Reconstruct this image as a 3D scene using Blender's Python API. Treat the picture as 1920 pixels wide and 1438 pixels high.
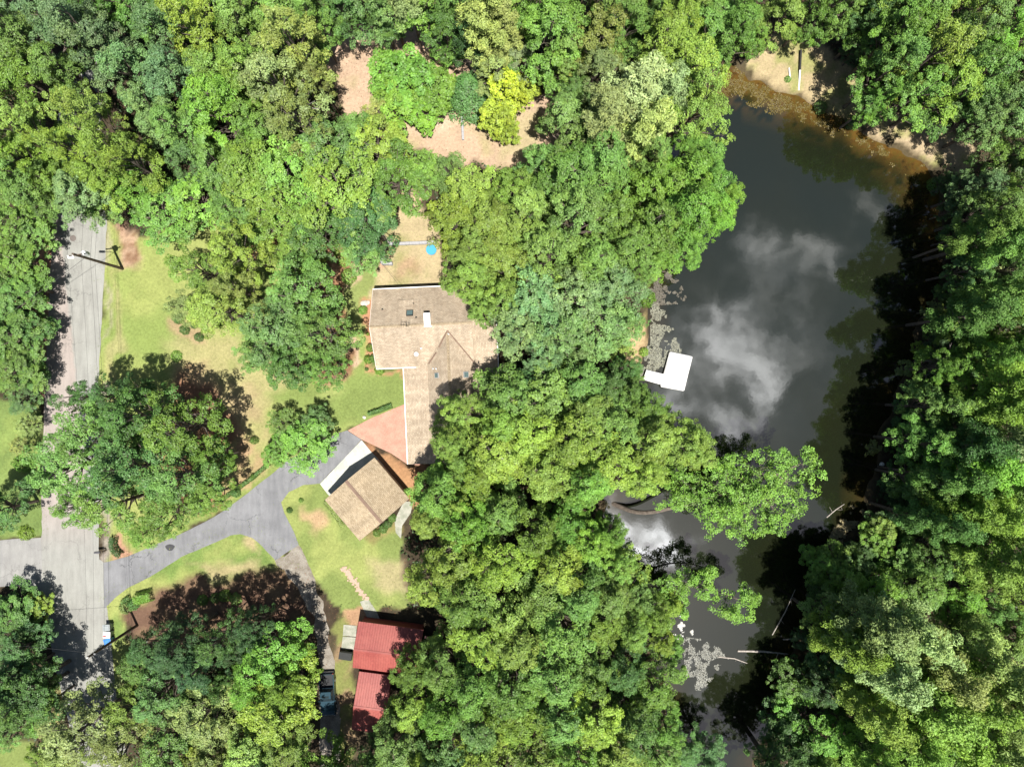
import bpy, bmesh, math, random
import numpy as np
from mathutils import Vector, Matrix

# ------------------------------------------------------------------ set-up
for o in list(bpy.data.objects):
    bpy.data.objects.remove(o, do_unlink=True)
SC = bpy.context.scene
COL = SC.collection
R = math.radians
rng = np.random.default_rng(7)
random.seed(7)

# camera: a drone 90 m up looking straight down
CAM_H, FPX, CX, CY = 90.0, 1331.0, 960.0, 719.0
cd = bpy.data.cameras.new('camera')
cam = bpy.data.objects.new('camera', cd)
COL.objects.link(cam)
cam.location = (0, 0, CAM_H)
cam.rotation_euler = (0, 0, 0)
cd.sensor_width = 36.0
cd.lens = 36.0 * FPX / 1920.0
cd.clip_start = 0.5
cd.clip_end = 6000
SC.camera = cam

# sun direction (towards the sun) and sky
SUN_Z = R(16.5)
SUN_DIR = Vector((0.42 * math.sin(SUN_Z), -0.907 * math.sin(SUN_Z), math.cos(SUN_Z))).normalized()
sl = bpy.data.lights.new('sun', 'SUN')
sl.energy = 5.0
sl.angle = R(0.5)
sl.color = (1.0, 0.955, 0.88)
sun = bpy.data.objects.new('sun', sl)
COL.objects.link(sun)
sun.location = SUN_DIR * 300
sun.rotation_euler = SUN_DIR.to_track_quat('Z', 'Y').to_euler()

world = bpy.data.worlds.new('World')
SC.world = world
world.use_nodes = True
wt = world.node_tree
wt.nodes.clear()


class G:
    """tiny node-graph helper"""
    def __init__(s, tree):
        s.t = tree

    def n(s, kind, props=None, **inp):
        nd = s.t.nodes.new(kind)
        for k, v in (props or {}).items():
            setattr(nd, k, v)
        for k, v in inp.items():
            key = int(k[1:]) if k[0] == '_' and k[1:].isdigit() else k.replace('_', ' ')
            s.set(nd.inputs[key], v)
        return nd

    def set(s, sock, v):
        if isinstance(v, bpy.types.Node):
            s.t.links.new(v.outputs[0], sock)
        elif isinstance(v, bpy.types.NodeSocket):
            s.t.links.new(v, sock)
        else:
            if hasattr(sock, 'default_value'):
                dv = sock.default_value
                try:
                    if len(dv) == 4 and len(v) == 3:
                        v = (*v, 1)
                except TypeError:
                    pass
                sock.default_value = v

    def math(s, op, a, b=0.0, c=0.0, clamp=False):
        return s.n('ShaderNodeMath', {'operation': op, 'use_clamp': clamp}, _0=a, _1=b, _2=c)

    def vmath(s, op, a, b=(0, 0, 0)):
        return s.n('ShaderNodeVectorMath', {'operation': op}, _0=a, _1=b)

    def noise(s, vec, scale, detail=3.0, rough=0.55, dist=0.0):
        return s.n('ShaderNodeTexNoise', None, Vector=vec, Scale=scale, Detail=detail, Roughness=rough, Distortion=dist)

    def mix(s, fac, a, b, mode='MIX'):
        nd = s.t.nodes.new('ShaderNodeMix')
        nd.data_type = 'RGBA'
        nd.blend_type = mode
        s.set(nd.inputs[0], fac)
        s.set(nd.inputs[6], a)
        s.set(nd.inputs[7], b)
        return nd.outputs[2]

    def rng(s, v, a, b, c=0.0, d=1.0, smooth=True):
        return s.n('ShaderNodeMapRange', {'interpolation_type': 'SMOOTHSTEP' if smooth else 'LINEAR'},
                   Value=v, From_Min=a, From_Max=b, To_Min=c, To_Max=d).outputs[0]


g = G(wt)
sky = g.n('ShaderNodeTexSky', {'sky_type': 'NISHITA', 'sun_disc': False,
                              'sun_elevation': math.pi / 2 - SUN_Z,
                              'sun_rotation': math.atan2(SUN_DIR.x, SUN_DIR.y),
                              'altitude': 100, 'air_density': 1.0, 'dust_density': 1.2, 'ozone_density': 1.0})
tc = g.n('ShaderNodeTexCoord')
dirv = tc.outputs['Generated']
sep = g.n('ShaderNodeSeparateXYZ', None, Vector=dirv)
zc = g.math('MAXIMUM', sep.outputs[2], 0.06)
px_ = g.math('DIVIDE', sep.outputs[0], zc)
py_ = g.math('DIVIDE', sep.outputs[1], zc)
pvec = g.n('ShaderNodeCombineXYZ', None, X=px_, Y=py_, Z=0.0)
warp = g.noise(pvec, 7.0, 5.0, 0.6)
wv = g.vmath('SUBTRACT', warp.outputs['Color'], (0.5, 0.5, 0.5))
wv2 = g.n('ShaderNodeVectorMath', {'operation': 'SCALE'}, _0=wv, Scale=0.26)
pw = g.vmath('ADD', pvec, wv2)
cl1 = g.noise(pw, 2.3, 7.0, 0.58)
# the cumulus one sees mirrored in the pond, in gnomonic sky coordinates
blobs = [(1330, 540, 40, .6), (1345, 605, 56, .9), (1300, 632, 50, .55), (1385, 680, 62, .95), (1430, 690, 46, .7), (1440, 640, 44, .4),
         (1440, 470, 40, .7), (1485, 462, 34, .5), (1535, 480, 44, .8), (1590, 512, 38, .6), (1645, 402, 40, .8), (1620, 430, 30, .4),
         (1345, 812, 34, 1.0), (1300, 775, 34, .6), (1395, 775, 34, .7), (1330, 700, 60, .5), (1430, 590, 230, .30), (1480, 560, 90, .25), (1250, 1005, 42, 1.0), (1150, 1015, 75, 1.1),
         (1325, 1235, 40, .5), (1310, 1340, 36, .5), (1300, 895, 45, .8)]
acc = g.rng(cl1.outputs[0], 0.54, 0.80, 0.0, 0.9)
for (u, v, r, a) in blobs:
    p0 = ((u - CX) / FPX, (CY - v) / FPX, 0)
    d = g.vmath('DISTANCE', pw, p0)
    m = g.rng(d.outputs['Value'], r * 1.7 / FPX, r * 0.15 / FPX, 0.0, a)
    acc = g.math('ADD', acc, m)
fine = g.noise(pw, 16.0, 6.0, 0.62)
dens = g.math('MULTIPLY', acc, g.rng(fine.outputs[0], 0.30, 0.70, 0.28, 1.22))
fac = g.rng(dens, 0.03, 1.75, 0.0, 1.0)
fade = g.rng(sep.outputs[2], 0.02, 0.12)
fac = g.math('MULTIPLY', fac, fade, clamp=True)
dots = g.n('ShaderNodeVectorMath', {'operation': 'DOT_PRODUCT'}, _0=dirv, _1=tuple(SUN_DIR))
ang = g.math('MAXIMUM', dots.outputs['Value'], 0.0)
fwd = g.math('ADD', g.math('MULTIPLY', g.math('POWER', ang, 11.0), 4.6), g.math('MULTIPLY', g.math('POWER', ang, 260.0), 9.0))
cstr = g.math('ADD', fwd, 0.45)
bg1 = g.n('ShaderNodeBackground', None, Color=sky, Strength=0.05)
bg2 = g.n('ShaderNodeBackground', None, Color=(0.98, 0.99, 1.0), Strength=cstr)
mixw = g.n('ShaderNodeMixShader', None, _0=fac, _1=bg1, _2=bg2)
g.n('ShaderNodeOutputWorld', None, Surface=mixw)

vs = SC.view_settings
vs.view_transform = 'Standard'
vs.look = 'None'
vs.gamma = 1.0
vs.use_curve_mapping = False
vs.exposure = 0.9
SC.render.engine = 'CYCLES'
cy = SC.cycles
cy.max_bounces = 6
cy.diffuse_bounces = 2
cy.glossy_bounces = 3
cy.transmission_bounces = 3
cy.use_denoising = True
cy.sample_clamp_indirect = 6.0


# ------------------------------------------------------------------ helpers
def W(u, v, h=0.0):
    """ground-plan point of a thing of height h seen at picture point (u, v) of the survey plan"""
    s = (CAM_H - h) / FPX
    return ((u - CX) * s, (CY - v) * s)


def W3(u, v, h=0.0):
    x, y = W(u, v, h)
    return Vector((x, y, h))


def link(o, parent=None):
    COL.objects.link(o)
    if parent:
        o.parent = parent
    return o


def tag(o, label=None, cat=None, group=None, kind=None):
    if label:
        o['label'] = label
    if cat:
        o['category'] = cat
    if group:
        o['group'] = group
    if kind:
        o['kind'] = kind
    return o


def thing(name, label, cat, loc=(0, 0, 0), rz=0.0, group=None, scale=None):
    o = bpy.data.objects.new(name, None)
    link(o)
    o.empty_display_size = 0.3
    o.location = loc
    o.rotation_euler = (0, 0, rz)
    if scale:
        o.scale = scale
    return tag(o, label, cat, group)


class MB:
    """collects shapes into ONE mesh object; uvs follow each face's own plane"""
    def __init__(s):
        s.v, s.f, s.uv = [], [], []

    def face(s, pts, axis=None):
        i = len(s.v)
        pts = [Vector(p) for p in pts]
        s.v += pts
        s.f.append(list(range(i, i + len(pts))))
        e = (Vector(axis) if axis else (pts[1] - pts[0]))
        if e.length < 1e-9:
            e = Vector((1, 0, 0))
        e = e.normalized()
        nn = Vector((0, 0, 0))
        for k in range(len(pts)):
            a, b = pts[k], pts[(k + 1) % len(pts)]
            nn += a.cross(b)
        nn = nn.normalized() if nn.length > 1e-12 else Vector((0, 0, 1))
        w = nn.cross(e)
        s.uv.append([(p.dot(e), p.dot(w)) for p in pts])

    def slab(s, pts, th, down=(0, 0, -1)):
        """polygon (counter-clockwise from outside) with thickness along `down`"""
        pts = [Vector(p) for p in pts]
        d = Vector(down) * th
        lo = [p + d for p in pts]
        s.face(pts)
        s.face(list(reversed(lo)))
        n = len(pts)
        for k in range(n):
            a, b = k, (k + 1) % n
            s.face([pts[b], pts[a], lo[a], lo[b]])

    def box(s, c, size, rz=0.0, tilt=None):
        m = Matrix.Rotation(rz, 3, 'Z')
        if tilt:
            m = m @ Matrix.Rotation(tilt[1], 3, tilt[0])
        hx, hy, hz = size[0] / 2, size[1] / 2, size[2] / 2
        P = [Vector(c) + m @ Vector((x, y, z)) for z in (-hz, hz) for (x, y) in ((-hx, -hy), (hx, -hy), (hx, hy), (-hx, hy))]
        for q in ((3, 2, 1, 0), (4, 5, 6, 7), (0, 1, 5, 4), (1, 2, 6, 5), (2, 3, 7, 6), (3, 0, 4, 7)):
            s.face([P[k] for k in q])

    def tube(s, pts, radii, n=6, cap=True):
        pts = [Vector(p) for p in pts]
        if not hasattr(radii, '__len__'):
            radii = [radii] * len(pts)
        rings = []
        for k, p in enumerate(pts):
            a = pts[max(k - 1, 0)]
            b = pts[min(k + 1, len(pts) - 1)]
            t = (b - a)
            t = t.normalized() if t.length > 1e-9 else Vector((0, 0, 1))
            x = t.orthogonal().normalized() if abs(t.z) > 0.999 else Vector((0, 0, 1)).cross(t).normalized()
            y = t.cross(x)
            rings.append([p + (x * math.cos(2 * math.pi * q / n) + y * math.sin(2 * math.pi * q / n)) * radii[k] for q in range(n)])
        for k in range(len(pts) - 1):
            for q in range(n):
                r = (q + 1) % n
                s.face([rings[k][q], rings[k][r], rings[k + 1][r], rings[k + 1][q]])
        if cap:
            s.face(list(reversed(rings[0])))
            s.face(rings[-1])

    def lathe(s, c, prof, n=20):
        c = Vector(c)
        rings = [[c + Vector((r * math.cos(2 * math.pi * q / n), r * math.sin(2 * math.pi * q / n), z)) for q in range(n)] for (r, z) in prof]
        for k in range(len(prof) - 1):
            for q in range(n):
                r = (q + 1) % n
                s.face([rings[k][q], rings[k][r], rings[k + 1][r], rings[k + 1][q]])
        if prof[0][0] > 1e-4:
            s.face(list(reversed(rings[0])))
        if prof[-1][0] > 1e-4:
            s.face(rings[-1])

    def mesh(s, name, mat, merge=True):
        me = bpy.data.meshes.new(name)
        me.from_pydata([tuple(p) for p in s.v], [], s.f)
        ul = me.uv_layers.new(name='UVMap')
        flat = [c for fu in s.uv for c in fu]
        for k, c in enumerate(flat):
            ul.data[k].uv = c
        me.materials.append(mat)
        if merge:
            bm = bmesh.new()
            bm.from_mesh(me)
            bmesh.ops.remove_doubles(bm, verts=bm.verts, dist=1e-5)
            bm.to_mesh(me)
            bm.free()
        me.update()
        return me

    def build(s, name, mat, parent=None, smooth=False, bevel=0.0, label=None):
        me = s.mesh(name, mat)
        if smooth:
            for p in me.polygons:
                p.use_smooth = True
        o = link(bpy.data.objects.new(name, me), parent)
        if bevel:
            b = o.modifiers.new('bevel', 'BEVEL')
            b.width = bevel
            b.segments = 2
            b.limit_method = 'ANGLE'
        if label:
            o['label'] = label
        return o


# vectorised value noise
def vnoise(x, y, seed=0):
    xi, yi = np.floor(x).astype(np.int64), np.floor(y).astype(np.int64)
    fx, fy = x - xi, y - yi
    fx, fy = fx * fx * (3 - 2 * fx), fy * fy * (3 - 2 * fy)

    def h(a, b):
        n = (a * 374761393 + b * 668265263 + seed * 974711) & 0x7fffffff
        n = ((n ^ (n >> 13)) * 1274126177) & 0x7fffffff
        return ((n ^ (n >> 16)) & 0xffff) / 65535.0
    return ((h(xi, yi) * (1 - fx) + h(xi + 1, yi) * fx) * (1 - fy) + (h(xi, yi + 1) * (1 - fx) + h(xi + 1, yi + 1) * fx) * fy)


def fbm(x, y, oct=4, seed=0):
    a, t, s = 0.5, 0.0, 0.0
    for k in range(oct):
        t = t + a * vnoise(x * 2 ** k, y * 2 ** k, seed + k * 17)
        s += a
        a *= 0.5
    return t / s


def poly_sd(x, y, poly):
    """signed distance, positive inside"""
    P = np.array(poly, float)
    Q = np.roll(P, -1, 0)
    d2 = np.full(x.shape, 1e18)
    ins = np.zeros(x.shape, bool)
    for (ax, ay), (bx, by) in zip(P, Q):
        ex, ey = bx - ax, by - ay
        t = np.clip(((x - ax) * ex + (y - ay) * ey) / (ex * ex + ey * ey + 1e-12), 0, 1)
        d2 = np.minimum(d2, (x - ax - t * ex) ** 2 + (y - ay - t * ey) ** 2)
        c = ((ay > y) != (by > y))
        with np.errstate(divide='ignore', invalid='ignore'):
            xx = ax + (y - ay) * ex / (ey if abs(ey) > 1e-12 else 1e-12)
        ins ^= (c & (x < xx))
    d = np.sqrt(d2)
    return np.where(ins, d, -d)


def wp(pts, h=0.0):
    return [W(u, v, h) for (u, v) in pts]


# ------------------------------------------------------------------ materials
def new_mat(name):
    m = bpy.data.materials.new(name)
    m.use_nodes = True
    m.node_tree.nodes.clear()
    return m, G(m.node_tree)


def surf(name, col, rough=0.8, spec=0.3, metal=0.0, var=0.12, scale=2.0, col2=None, bump=0.0, bscale=20.0, fine=0.1, coord='Object', uv=False):
    m, g = new_mat(name)
    tc = g.n('ShaderNodeTexCoord')
    co = tc.outputs['UV' if uv else coord]
    n1 = g.noise(co, scale, 5.0, 0.6)
    n2 = g.noise(co, scale * 9, 3.0, 0.6)
    c2 = col2 or tuple(c * (1 - 2 * var) for c in col)
    c1 = g.mix(g.rng(n1.outputs[0], 0.3, 0.7), col, c2) if (var or col2) else col
    f2 = g.rng(n2.outputs[0], 0.25, 0.75, 1 - fine, 1 + fine)
    cc = g.n('ShaderNodeVectorMath', {'operation': 'SCALE'}, _0=c1, Scale=f2)
    b = g.n('ShaderNodeBsdfPrincipled', None, Base_Color=cc.outputs[0], Roughness=rough, Metallic=metal)
    b.inputs['Specular IOR Level'].default_value = spec
    if bump:
        bn = g.noise(co, bscale, 4.0, 0.6)
        bp = g.n('ShaderNodeBump', None, Strength=0.6, Distance=bump, Height=bn.outputs[0])
        g.t.links.new(bp.outputs[0], b.inputs['Normal'])
    g.n('ShaderNodeOutputMaterial', None, Surface=b)
    return m


def leaf_material(name, transl=0.14, rough=0.5, spec=0.35):
    m, g = new_mat(name)
    oi = g.n('ShaderNodeObjectInfo')
    tone = g.n('ShaderNodeAttribute', {'attribute_name': 'tone'})
    hue = g.n('ShaderNodeAttribute', {'attribute_name': 'hue'})
    base = g.n('ShaderNodeVectorMath', {'operation': 'SCALE'}, _0=oi.outputs['Color'], Scale=tone.outputs['Fac'])
    yel = g.mix(hue.outputs['Fac'], base.outputs[0], g.vmath('MULTIPLY', base, (1.22, 1.06, 0.78)).outputs[0])
    b = g.n('ShaderNodeBsdfPrincipled', None, Base_Color=yel, Roughness=rough)
    b.inputs['Specular IOR Level'].default_value = spec
    tcol = g.vmath('MULTIPLY', yel, (1.25, 1.3, 0.6))
    tr = g.n('ShaderNodeBsdfTranslucent', None, Color=tcol.outputs[0])
    mx = g.n('ShaderNodeMixShader', None, _0=transl, _1=b, _2=tr)
    g.n('ShaderNodeOutputMaterial', None, Surface=mx)
    return m


M_LEAF = leaf_material('leaf')
M_NEEDLE = leaf_material('needles', 0.2, 0.55, 0.3)
M_BARK = surf('bark', (0.17, 0.14, 0.115), 0.9, 0.2, var=0.25, scale=3.0, bump=0.03, bscale=14)
M_DEADWOOD = surf('dead_wood', (0.42, 0.38, 0.34), 0.9, 0.2, var=0.2, scale=4)
M_WHITE = surf('white_paint', (0.80, 0.79, 0.77), 0.5, 0.4, var=0.03, scale=1.5, fine=0.03)
M_DOCK = surf('white_deck', (0.70, 0.70, 0.69), 0.6, 0.3, var=0.10, scale=0.9, fine=0.08)
M_DARK = surf('black_rubber', (0.02, 0.02, 0.02), 0.7, 0.3, var=0.1)
M_GLASS = surf('dark_glass', (0.02, 0.03, 0.035), 0.08, 0.6, var=0.0, fine=0.02)
M_SKYLIGHT = surf('skylight_glass', (0.10, 0.15, 0.15), 0.12, 0.6, var=0.1)
M_STEEL = surf('grey_metal', (0.42, 0.43, 0.44), 0.4, 0.5, metal=0.4, var=0.08)
M_POLE = surf('creosoted_wood', (0.10, 0.075, 0.055), 0.85, 0.2, var=0.25, scale=2.5)
M_WIRE = surf('wire', (0.05, 0.05, 0.05), 0.6, 0.3, var=0.0)
M_BRICKWALL = surf('brick_wall', (0.30, 0.13, 0.09), 0.85, 0.2, var=0.15, scale=5)
M_PLANKWALL = surf('painted_siding', (0.55, 0.50, 0.42), 0.7, 0.3, var=0.05)
M_REDWALL = surf('red_siding', (0.20, 0.045, 0.04), 0.7, 0.3, var=0.1)
M_BLUE = surf('blue_plastic', (0.006, 0.12, 0.36), 0.35, 0.5, var=0.05)
M_BINBLUE = surf('bin_blue', (0.05, 0.20, 0.50), 0.4, 0.5, var=0.05)
M_BINGREY = surf('bin_grey', (0.26, 0.29, 0.30), 0.45, 0.4, var=0.08)
M_BINWHITE = surf('bin_white', (0.75, 0.76, 0.77), 0.45, 0.4, var=0.04)
M_REDPLASTIC = surf('red_plastic', (0.5, 0.04, 0.04), 0.5, 0.4, var=0.05)
M_STONE = surf('pale_stone', (0.50, 0.46, 0.41), 0.9, 0.2, var=0.15, scale=5)
M_WALLGREY = surf('grey_block', (0.33, 0.33, 0.34), 0.85, 0.2, var=0.12, scale=4)
M_BLACKSLAB = surf('black_slab', (0.02, 0.022, 0.022), 0.5, 0.4, var=0.1)
M_CAR = surf('truck_paint', (0.016, 0.05, 0.075), 0.22, 0.6, metal=0.3, var=0.04)
M_CARBLACK = surf('bed_liner', (0.02, 0.022, 0.024), 0.7, 0.3, var=0.1)
M_RED = surf('red_metal', (0.275, 0.075, 0.062), 0.5, 0.35, var=0.0, scale=0.45, col2=(0.215, 0.048, 0.042), fine=0.12)
M_CONCRETE = surf('concrete', (0.43, 0.43, 0.40), 0.85, 0.25, var=0.10, scale=0.9, col2=(0.30, 0.32, 0.28), bump=0.004, bscale=25)
M_CONCRETE_OLD = surf('old_concrete', (0.32, 0.315, 0.27), 0.9, 0.2, var=0.1, scale=1.2, col2=(0.20, 0.21, 0.165), fine=0.12, bump=0.004, bscale=25)
M_PAVER = surf('clay_paver', (0.36, 0.24, 0.18), 0.9, 0.2, var=0.15, scale=3, col2=(0.42, 0.34, 0.27))


def paved(name, base, dark, crack=0.35, scale=0.25, lane=None):
    """worn asphalt: broad blotches, aggregate grain, fine cracks"""
    m, g = new_mat(name)
    tc = g.n('ShaderNodeTexCoord')
    co = tc.outputs['Object']
    st = g.vmath('MULTIPLY', co, (1.0, 0.16, 1.0))
    n1 = g.noise(co, scale, 6.0, 0.6)
    n2 = g.noise(st, 1.6, 4.0, 0.6)
    n3 = g.noise(co, 22.0, 3.0, 0.7)
    c = g.mix(g.rng(n1.outputs[0], 0.3, 0.72), base, dark)
    if lane:
        sx = g.n('ShaderNodeSeparateXYZ', None, Vector=co)
        # the left half was resurfaced in a pinkish chip seal
        edge = g.math('ADD', sx.outputs[0], g.math('MULTIPLY', sx.outputs[1], 0.10))
        wob = g.math('MULTIPLY', g.math('SUBTRACT', g.noise(co, 0.35, 3).outputs[0], 0.5), 1.2)
        e2 = g.math('ADD', edge, wob)
        lf = g.rng(e2, lane[0] + 0.25, lane[0] - 0.25)
        fade = g.rng(sx.outputs[1], -22.0, -14.0)
        c = g.mix(g.math('MULTIPLY', g.math('MULTIPLY', lf, fade), 0.9), c, lane[1])
    c = g.n('ShaderNodeVectorMath', {'operation': 'SCALE'}, _0=c, Scale=g.rng(n2.outputs[0], 0.25, 0.75, 0.88, 1.1)).outputs[0]
    c = g.n('ShaderNodeVectorMath', {'operation': 'SCALE'}, _0=c, Scale=g.rng(n3.outputs[0], 0.25, 0.75, 0.86, 1.12)).outputs[0]
    wv = g.n('ShaderNodeVectorMath', {'operation': 'SCALE'}, _0=g.noise(co, 0.7, 4, 0.65).outputs['Color'], Scale=2.2)
    vo = g.n('ShaderNodeTexVoronoi', {'feature': 'DISTANCE_TO_EDGE'}, Vector=g.vmath('ADD', co, wv), Scale=0.32)
    ck = g.rng(vo.outputs[0], 0.0, 0.024, 1.0, 0.0)
    ck = g.math('MULTIPLY', ck, g.rng(g.noise(co, 0.22, 2).outputs[0], 0.45, 0.6, 0.0, crack))
    c = g.mix(ck, c, tuple(k * 0.35 for k in base))
    oil = g.rng(g.noise(co, 0.9, 2.0, 0.4).outputs[0], 0.68, 0.78, 0.0, 0.35)
    c = g.mix(oil, c, tuple(k * 0.5 for k in base))
    b = g.n('ShaderNodeBsdfPrincipled', None, Base_Color=c, Roughness=0.88)
    b.inputs['Specular IOR Level'].default_value = 0.2
    bp = g.n('ShaderNodeBump', None, Strength=0.5, Distance=0.01, Height=n3.outputs[0])
    g.t.links.new(bp.outputs[0], b.inputs['Normal'])
    g.n('ShaderNodeOutputMaterial', None, Surface=b)
    return m


M_ROAD = paved('road_asphalt', (0.252, 0.254, 0.236), (0.208, 0.206, 0.192), 0.5, 0.22, lane=(-55.3, (0.285, 0.245, 0.225)))
M_SIDE = paved('side_asphalt', (0.245, 0.243, 0.233), (0.19, 0.187, 0.183), 0.4, 0.3)
M_DRIVE = paved('driveway_asphalt', (0.190, 0.193, 0.203), (0.140, 0.142, 0.151), 0.8, 0.35)
M_PATIO = surf('pink_concrete', (0.40, 0.235, 0.175), 0.85, 0.2, var=0.0, col2=(0.33, 0.18, 0.135), scale=0.9, fine=0.12, bump=0.004, bscale=30)
M_GRAVEL = surf('gravel', (0.24, 0.22, 0.19), 0.95, 0.15, col2=(0.15, 0.13, 0.105), scale=1.0, fine=0.25, bump=0.03, bscale=16)  # darkened to put the trees' shade along the track into its colour


def shingles(name, a, b, mortar):
    m, g = new_mat(name)
    tc = g.n('ShaderNodeTexCoord')
    uv = tc.outputs['UV']
    br = g.n('ShaderNodeTexBrick', {'offset': 0.5}, Vector=uv, Color1=a, Color2=b, Mortar=mortar, Scale=1.0)
    br.inputs['Mortar Size'].default_value = 0.012
    br.inputs['Mortar Smooth'].default_value = 0.3
    br.inputs['Bias'].default_value = 0.0
    br.inputs['Brick Width'].default_value = 0.33
    br.inputs['Row Height'].default_value = 0.19
    n1 = g.noise(uv, 0.45, 5.0, 0.6)
    n2 = g.noise(uv, 8.0, 4.0, 0.7)
    st = g.noise(g.vmath('MULTIPLY', uv, (1.2, 0.12, 1)), 1.0, 4, 0.6)
    c = g.n('ShaderNodeVectorMath', {'operation': 'SCALE'}, _0=br.outputs['Color'], Scale=g.rng(n1.outputs[0], 0.3, 0.7, 0.87, 1.08))
    c = g.n('ShaderNodeVectorMath', {'operation': 'SCALE'}, _0=c, Scale=g.rng(n2.outputs[0], 0.3, 0.7, 0.78, 1.18))
    c = g.n('ShaderNodeVectorMath', {'operation': 'SCALE'}, _0=c, Scale=g.rng(st.outputs[0], 0.3, 0.7, 0.86, 1.07))
    bs = g.n('ShaderNodeBsdfPrincipled', None, Base_Color=c.outputs[0], Roughness=0.92)
    bs.inputs['Specular IOR Level'].default_value = 0.15
    bp = g.n('ShaderNodeBump', None, Strength=0.5, Distance=0.012, Height=br.outputs['Fac'])
    bp.invert = True
    g.t.links.new(bp.outputs[0], bs.inputs['Normal'])
    g.n('ShaderNodeOutputMaterial', None, Surface=bs)
    return m


M_SHINGLE = shingles('tan_shingles', (0.42, 0.35, 0.265), (0.325, 0.26, 0.19), (0.22, 0.17, 0.12))
M_SHINGLE2 = shingles('garage_shingles', (0.40, 0.325, 0.225), (0.30, 0.235, 0.155), (0.18, 0.14, 0.09))
M_FLASH = surf('roof_flashing', (0.20, 0.135, 0.10), 0.6, 0.3, var=0.1)

# ------------------------------------------------------------------ ground, water, paving
POND_PX = [(1352, 118), (1400, 132), (1440, 160), (1500, 180), (1560, 212), (1620, 248), (1690, 280), (1742, 312), (1768, 360),
           (1762, 430), (1768, 500), (1752, 570), (1712, 625), (1728, 660), (1690, 712), (1672, 742), (1680, 775), (1642, 812), (1652, 872), (1628, 905), (1622, 955), (1590, 1010),
           (1560, 1070), (1525, 1120), (1500, 1190), (1480, 1260), (1458, 1330), (1430, 1400), (1400, 1480), (1390, 1600), (1300, 1610),
           (1285, 1500), (1262, 1400), (1240, 1300), (1222, 1220), (1205, 1150), (1180, 1090), (1140, 1040), (1125, 985), (1135, 930),
           (1140, 880), (1165, 830), (1178, 770), (1186, 710), (1206, 680), (1213, 640), (1216, 590), (1212, 545), (1222, 500),
           (1232, 440), (1226, 380), (1222, 320), (1238, 280), (1290, 230), (1330, 170)]
POND = wp(POND_PX)


def axis(lo, hi, step, far):
    a = list(np.arange(lo, hi + 1e-6, step))
    d, x, y = step * 2, lo, hi
    L, H = [], []
    while x > -far:
        d *= 1.5
        x -= d
        y += d
        L.append(x)
        H.append(y)
    return np.array(L[::-1] + a + H)


gx, gy = axis(-72, 72, 0.4, 1500), axis(-56, 56, 0.4, 1500)
NX, NY = len(gx), len(gy)
GX, GY = np.meshgrid(gx, gy)
GX, GY = GX.ravel(), GY.ravel()
NEAR = (np.abs(GX) < 90) & (np.abs(GY) < 75)


def warp_xy(x, y, amp, f, seed):
    return (x + (fbm(x * f, y * f, 3, seed) - 0.5) * amp, y + (fbm(x * f + 31, y * f + 7, 3, seed + 3) - 0.5) * amp)


WX, WY = warp_xy(GX, GY, 3.0, 0.45, 5)
GCOL = np.zeros((GX.size, 3))
nlit = fbm(GX * 0.35, GY * 0.35, 4, 11)[:, None]
nlit2 = fbm(GX * 1.4, GY * 1.4, 3, 12)[:, None]
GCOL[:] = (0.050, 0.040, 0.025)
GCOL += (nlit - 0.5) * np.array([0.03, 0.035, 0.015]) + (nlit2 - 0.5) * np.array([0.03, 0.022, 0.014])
GRASSW = np.zeros(GX.size)
OPEN = np.zeros(GX.size)


def zone(px, col, soft=0.5, amt=1.0, patch=None, patch_col=None, grass=0.0, raw=False, f=0.25, seed=0, isopen=True):
    P = wp(px)
    sd = poly_sd(GX if raw else WX, GY if raw else WY, P)
    m = np.clip(sd / soft + 0.5, 0, 1)
    m = m * m * (3 - 2 * m) * amt
    c = np.array(col)[None, :] * np.ones((GX.size, 1))
    if patch_col is not None:
        pn = fbm(GX * f + seed, GY * f, 5, 40 + seed)
        pm = np.clip((pn - (1 - patch)) / 0.16 + 0.5, 0, 1)[:, None]
        c = c * (1 - pm) + np.array(patch_col)[None, :] * pm
    GCOL[:] = GCOL * (1 - m[:, None]) + c * m[:, None]
    global GRASSW, OPEN
    GRASSW = GRASSW * (1 - m) + grass * m
    if isopen:
        OPEN = np.maximum(OPEN, m)


LAWN, LAWN2, DRY = (0.222, 0.252, 0.082), (0.125, 0.185, 0.050), (0.330, 0.270, 0.160)
SOIL, RED, PATH = (0.365, 0.265, 0.185), (0.200, 0.095, 0.060), (0.380, 0.270, 0.190)
# front lawn
zone([(196, 395), (260, 440), (330, 425), (420, 395), (520, 440), (660, 440), (705, 470), (705, 700), (768, 700), (768, 762),
      (650, 812), (510, 893), (420, 958), (330, 1008), (240, 1046), (198, 1056), (176, 940), (176, 740), (184, 560), (190, 470)], LAWN, 0.6, 1, 0.42, (0.175, 0.225, 0.065), 1.0, f=0.16)
zone([(300, 640), (480, 630), (560, 700), (590, 760), (480, 860), (440, 930), (400, 860), (340, 730)], (0.30, 0.255, 0.135), 3.0, 0.65, 0.45, (0.215, 0.235, 0.085), 0.8, f=0.24, seed=3)
zone([(330, 700), (380, 690), (440, 760), (470, 850), (430, 880), (380, 790)], (0.31, 0.205, 0.13), 2.5, 0.7)
zone([(430, 730), (480, 735), (490, 790), (450, 800)], (0.31, 0.21, 0.14), 2.0, 0.6)
zone([(605, 700), (770, 690), (768, 760), (648, 806), (540, 790), (500, 740)], (0.150, 0.195, 0.058), 2.5, 1.0, 0.42, (0.215, 0.25, 0.085), 1.0, f=0.3, seed=5)
zone([(655, 470), (700, 475), (702, 560), (690, 600), (655, 620), (640, 560)], (0.175, 0.210, 0.070), 1.2, 1, 0.35, LAWN, 1.0, f=0.4, seed=8)
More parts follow.
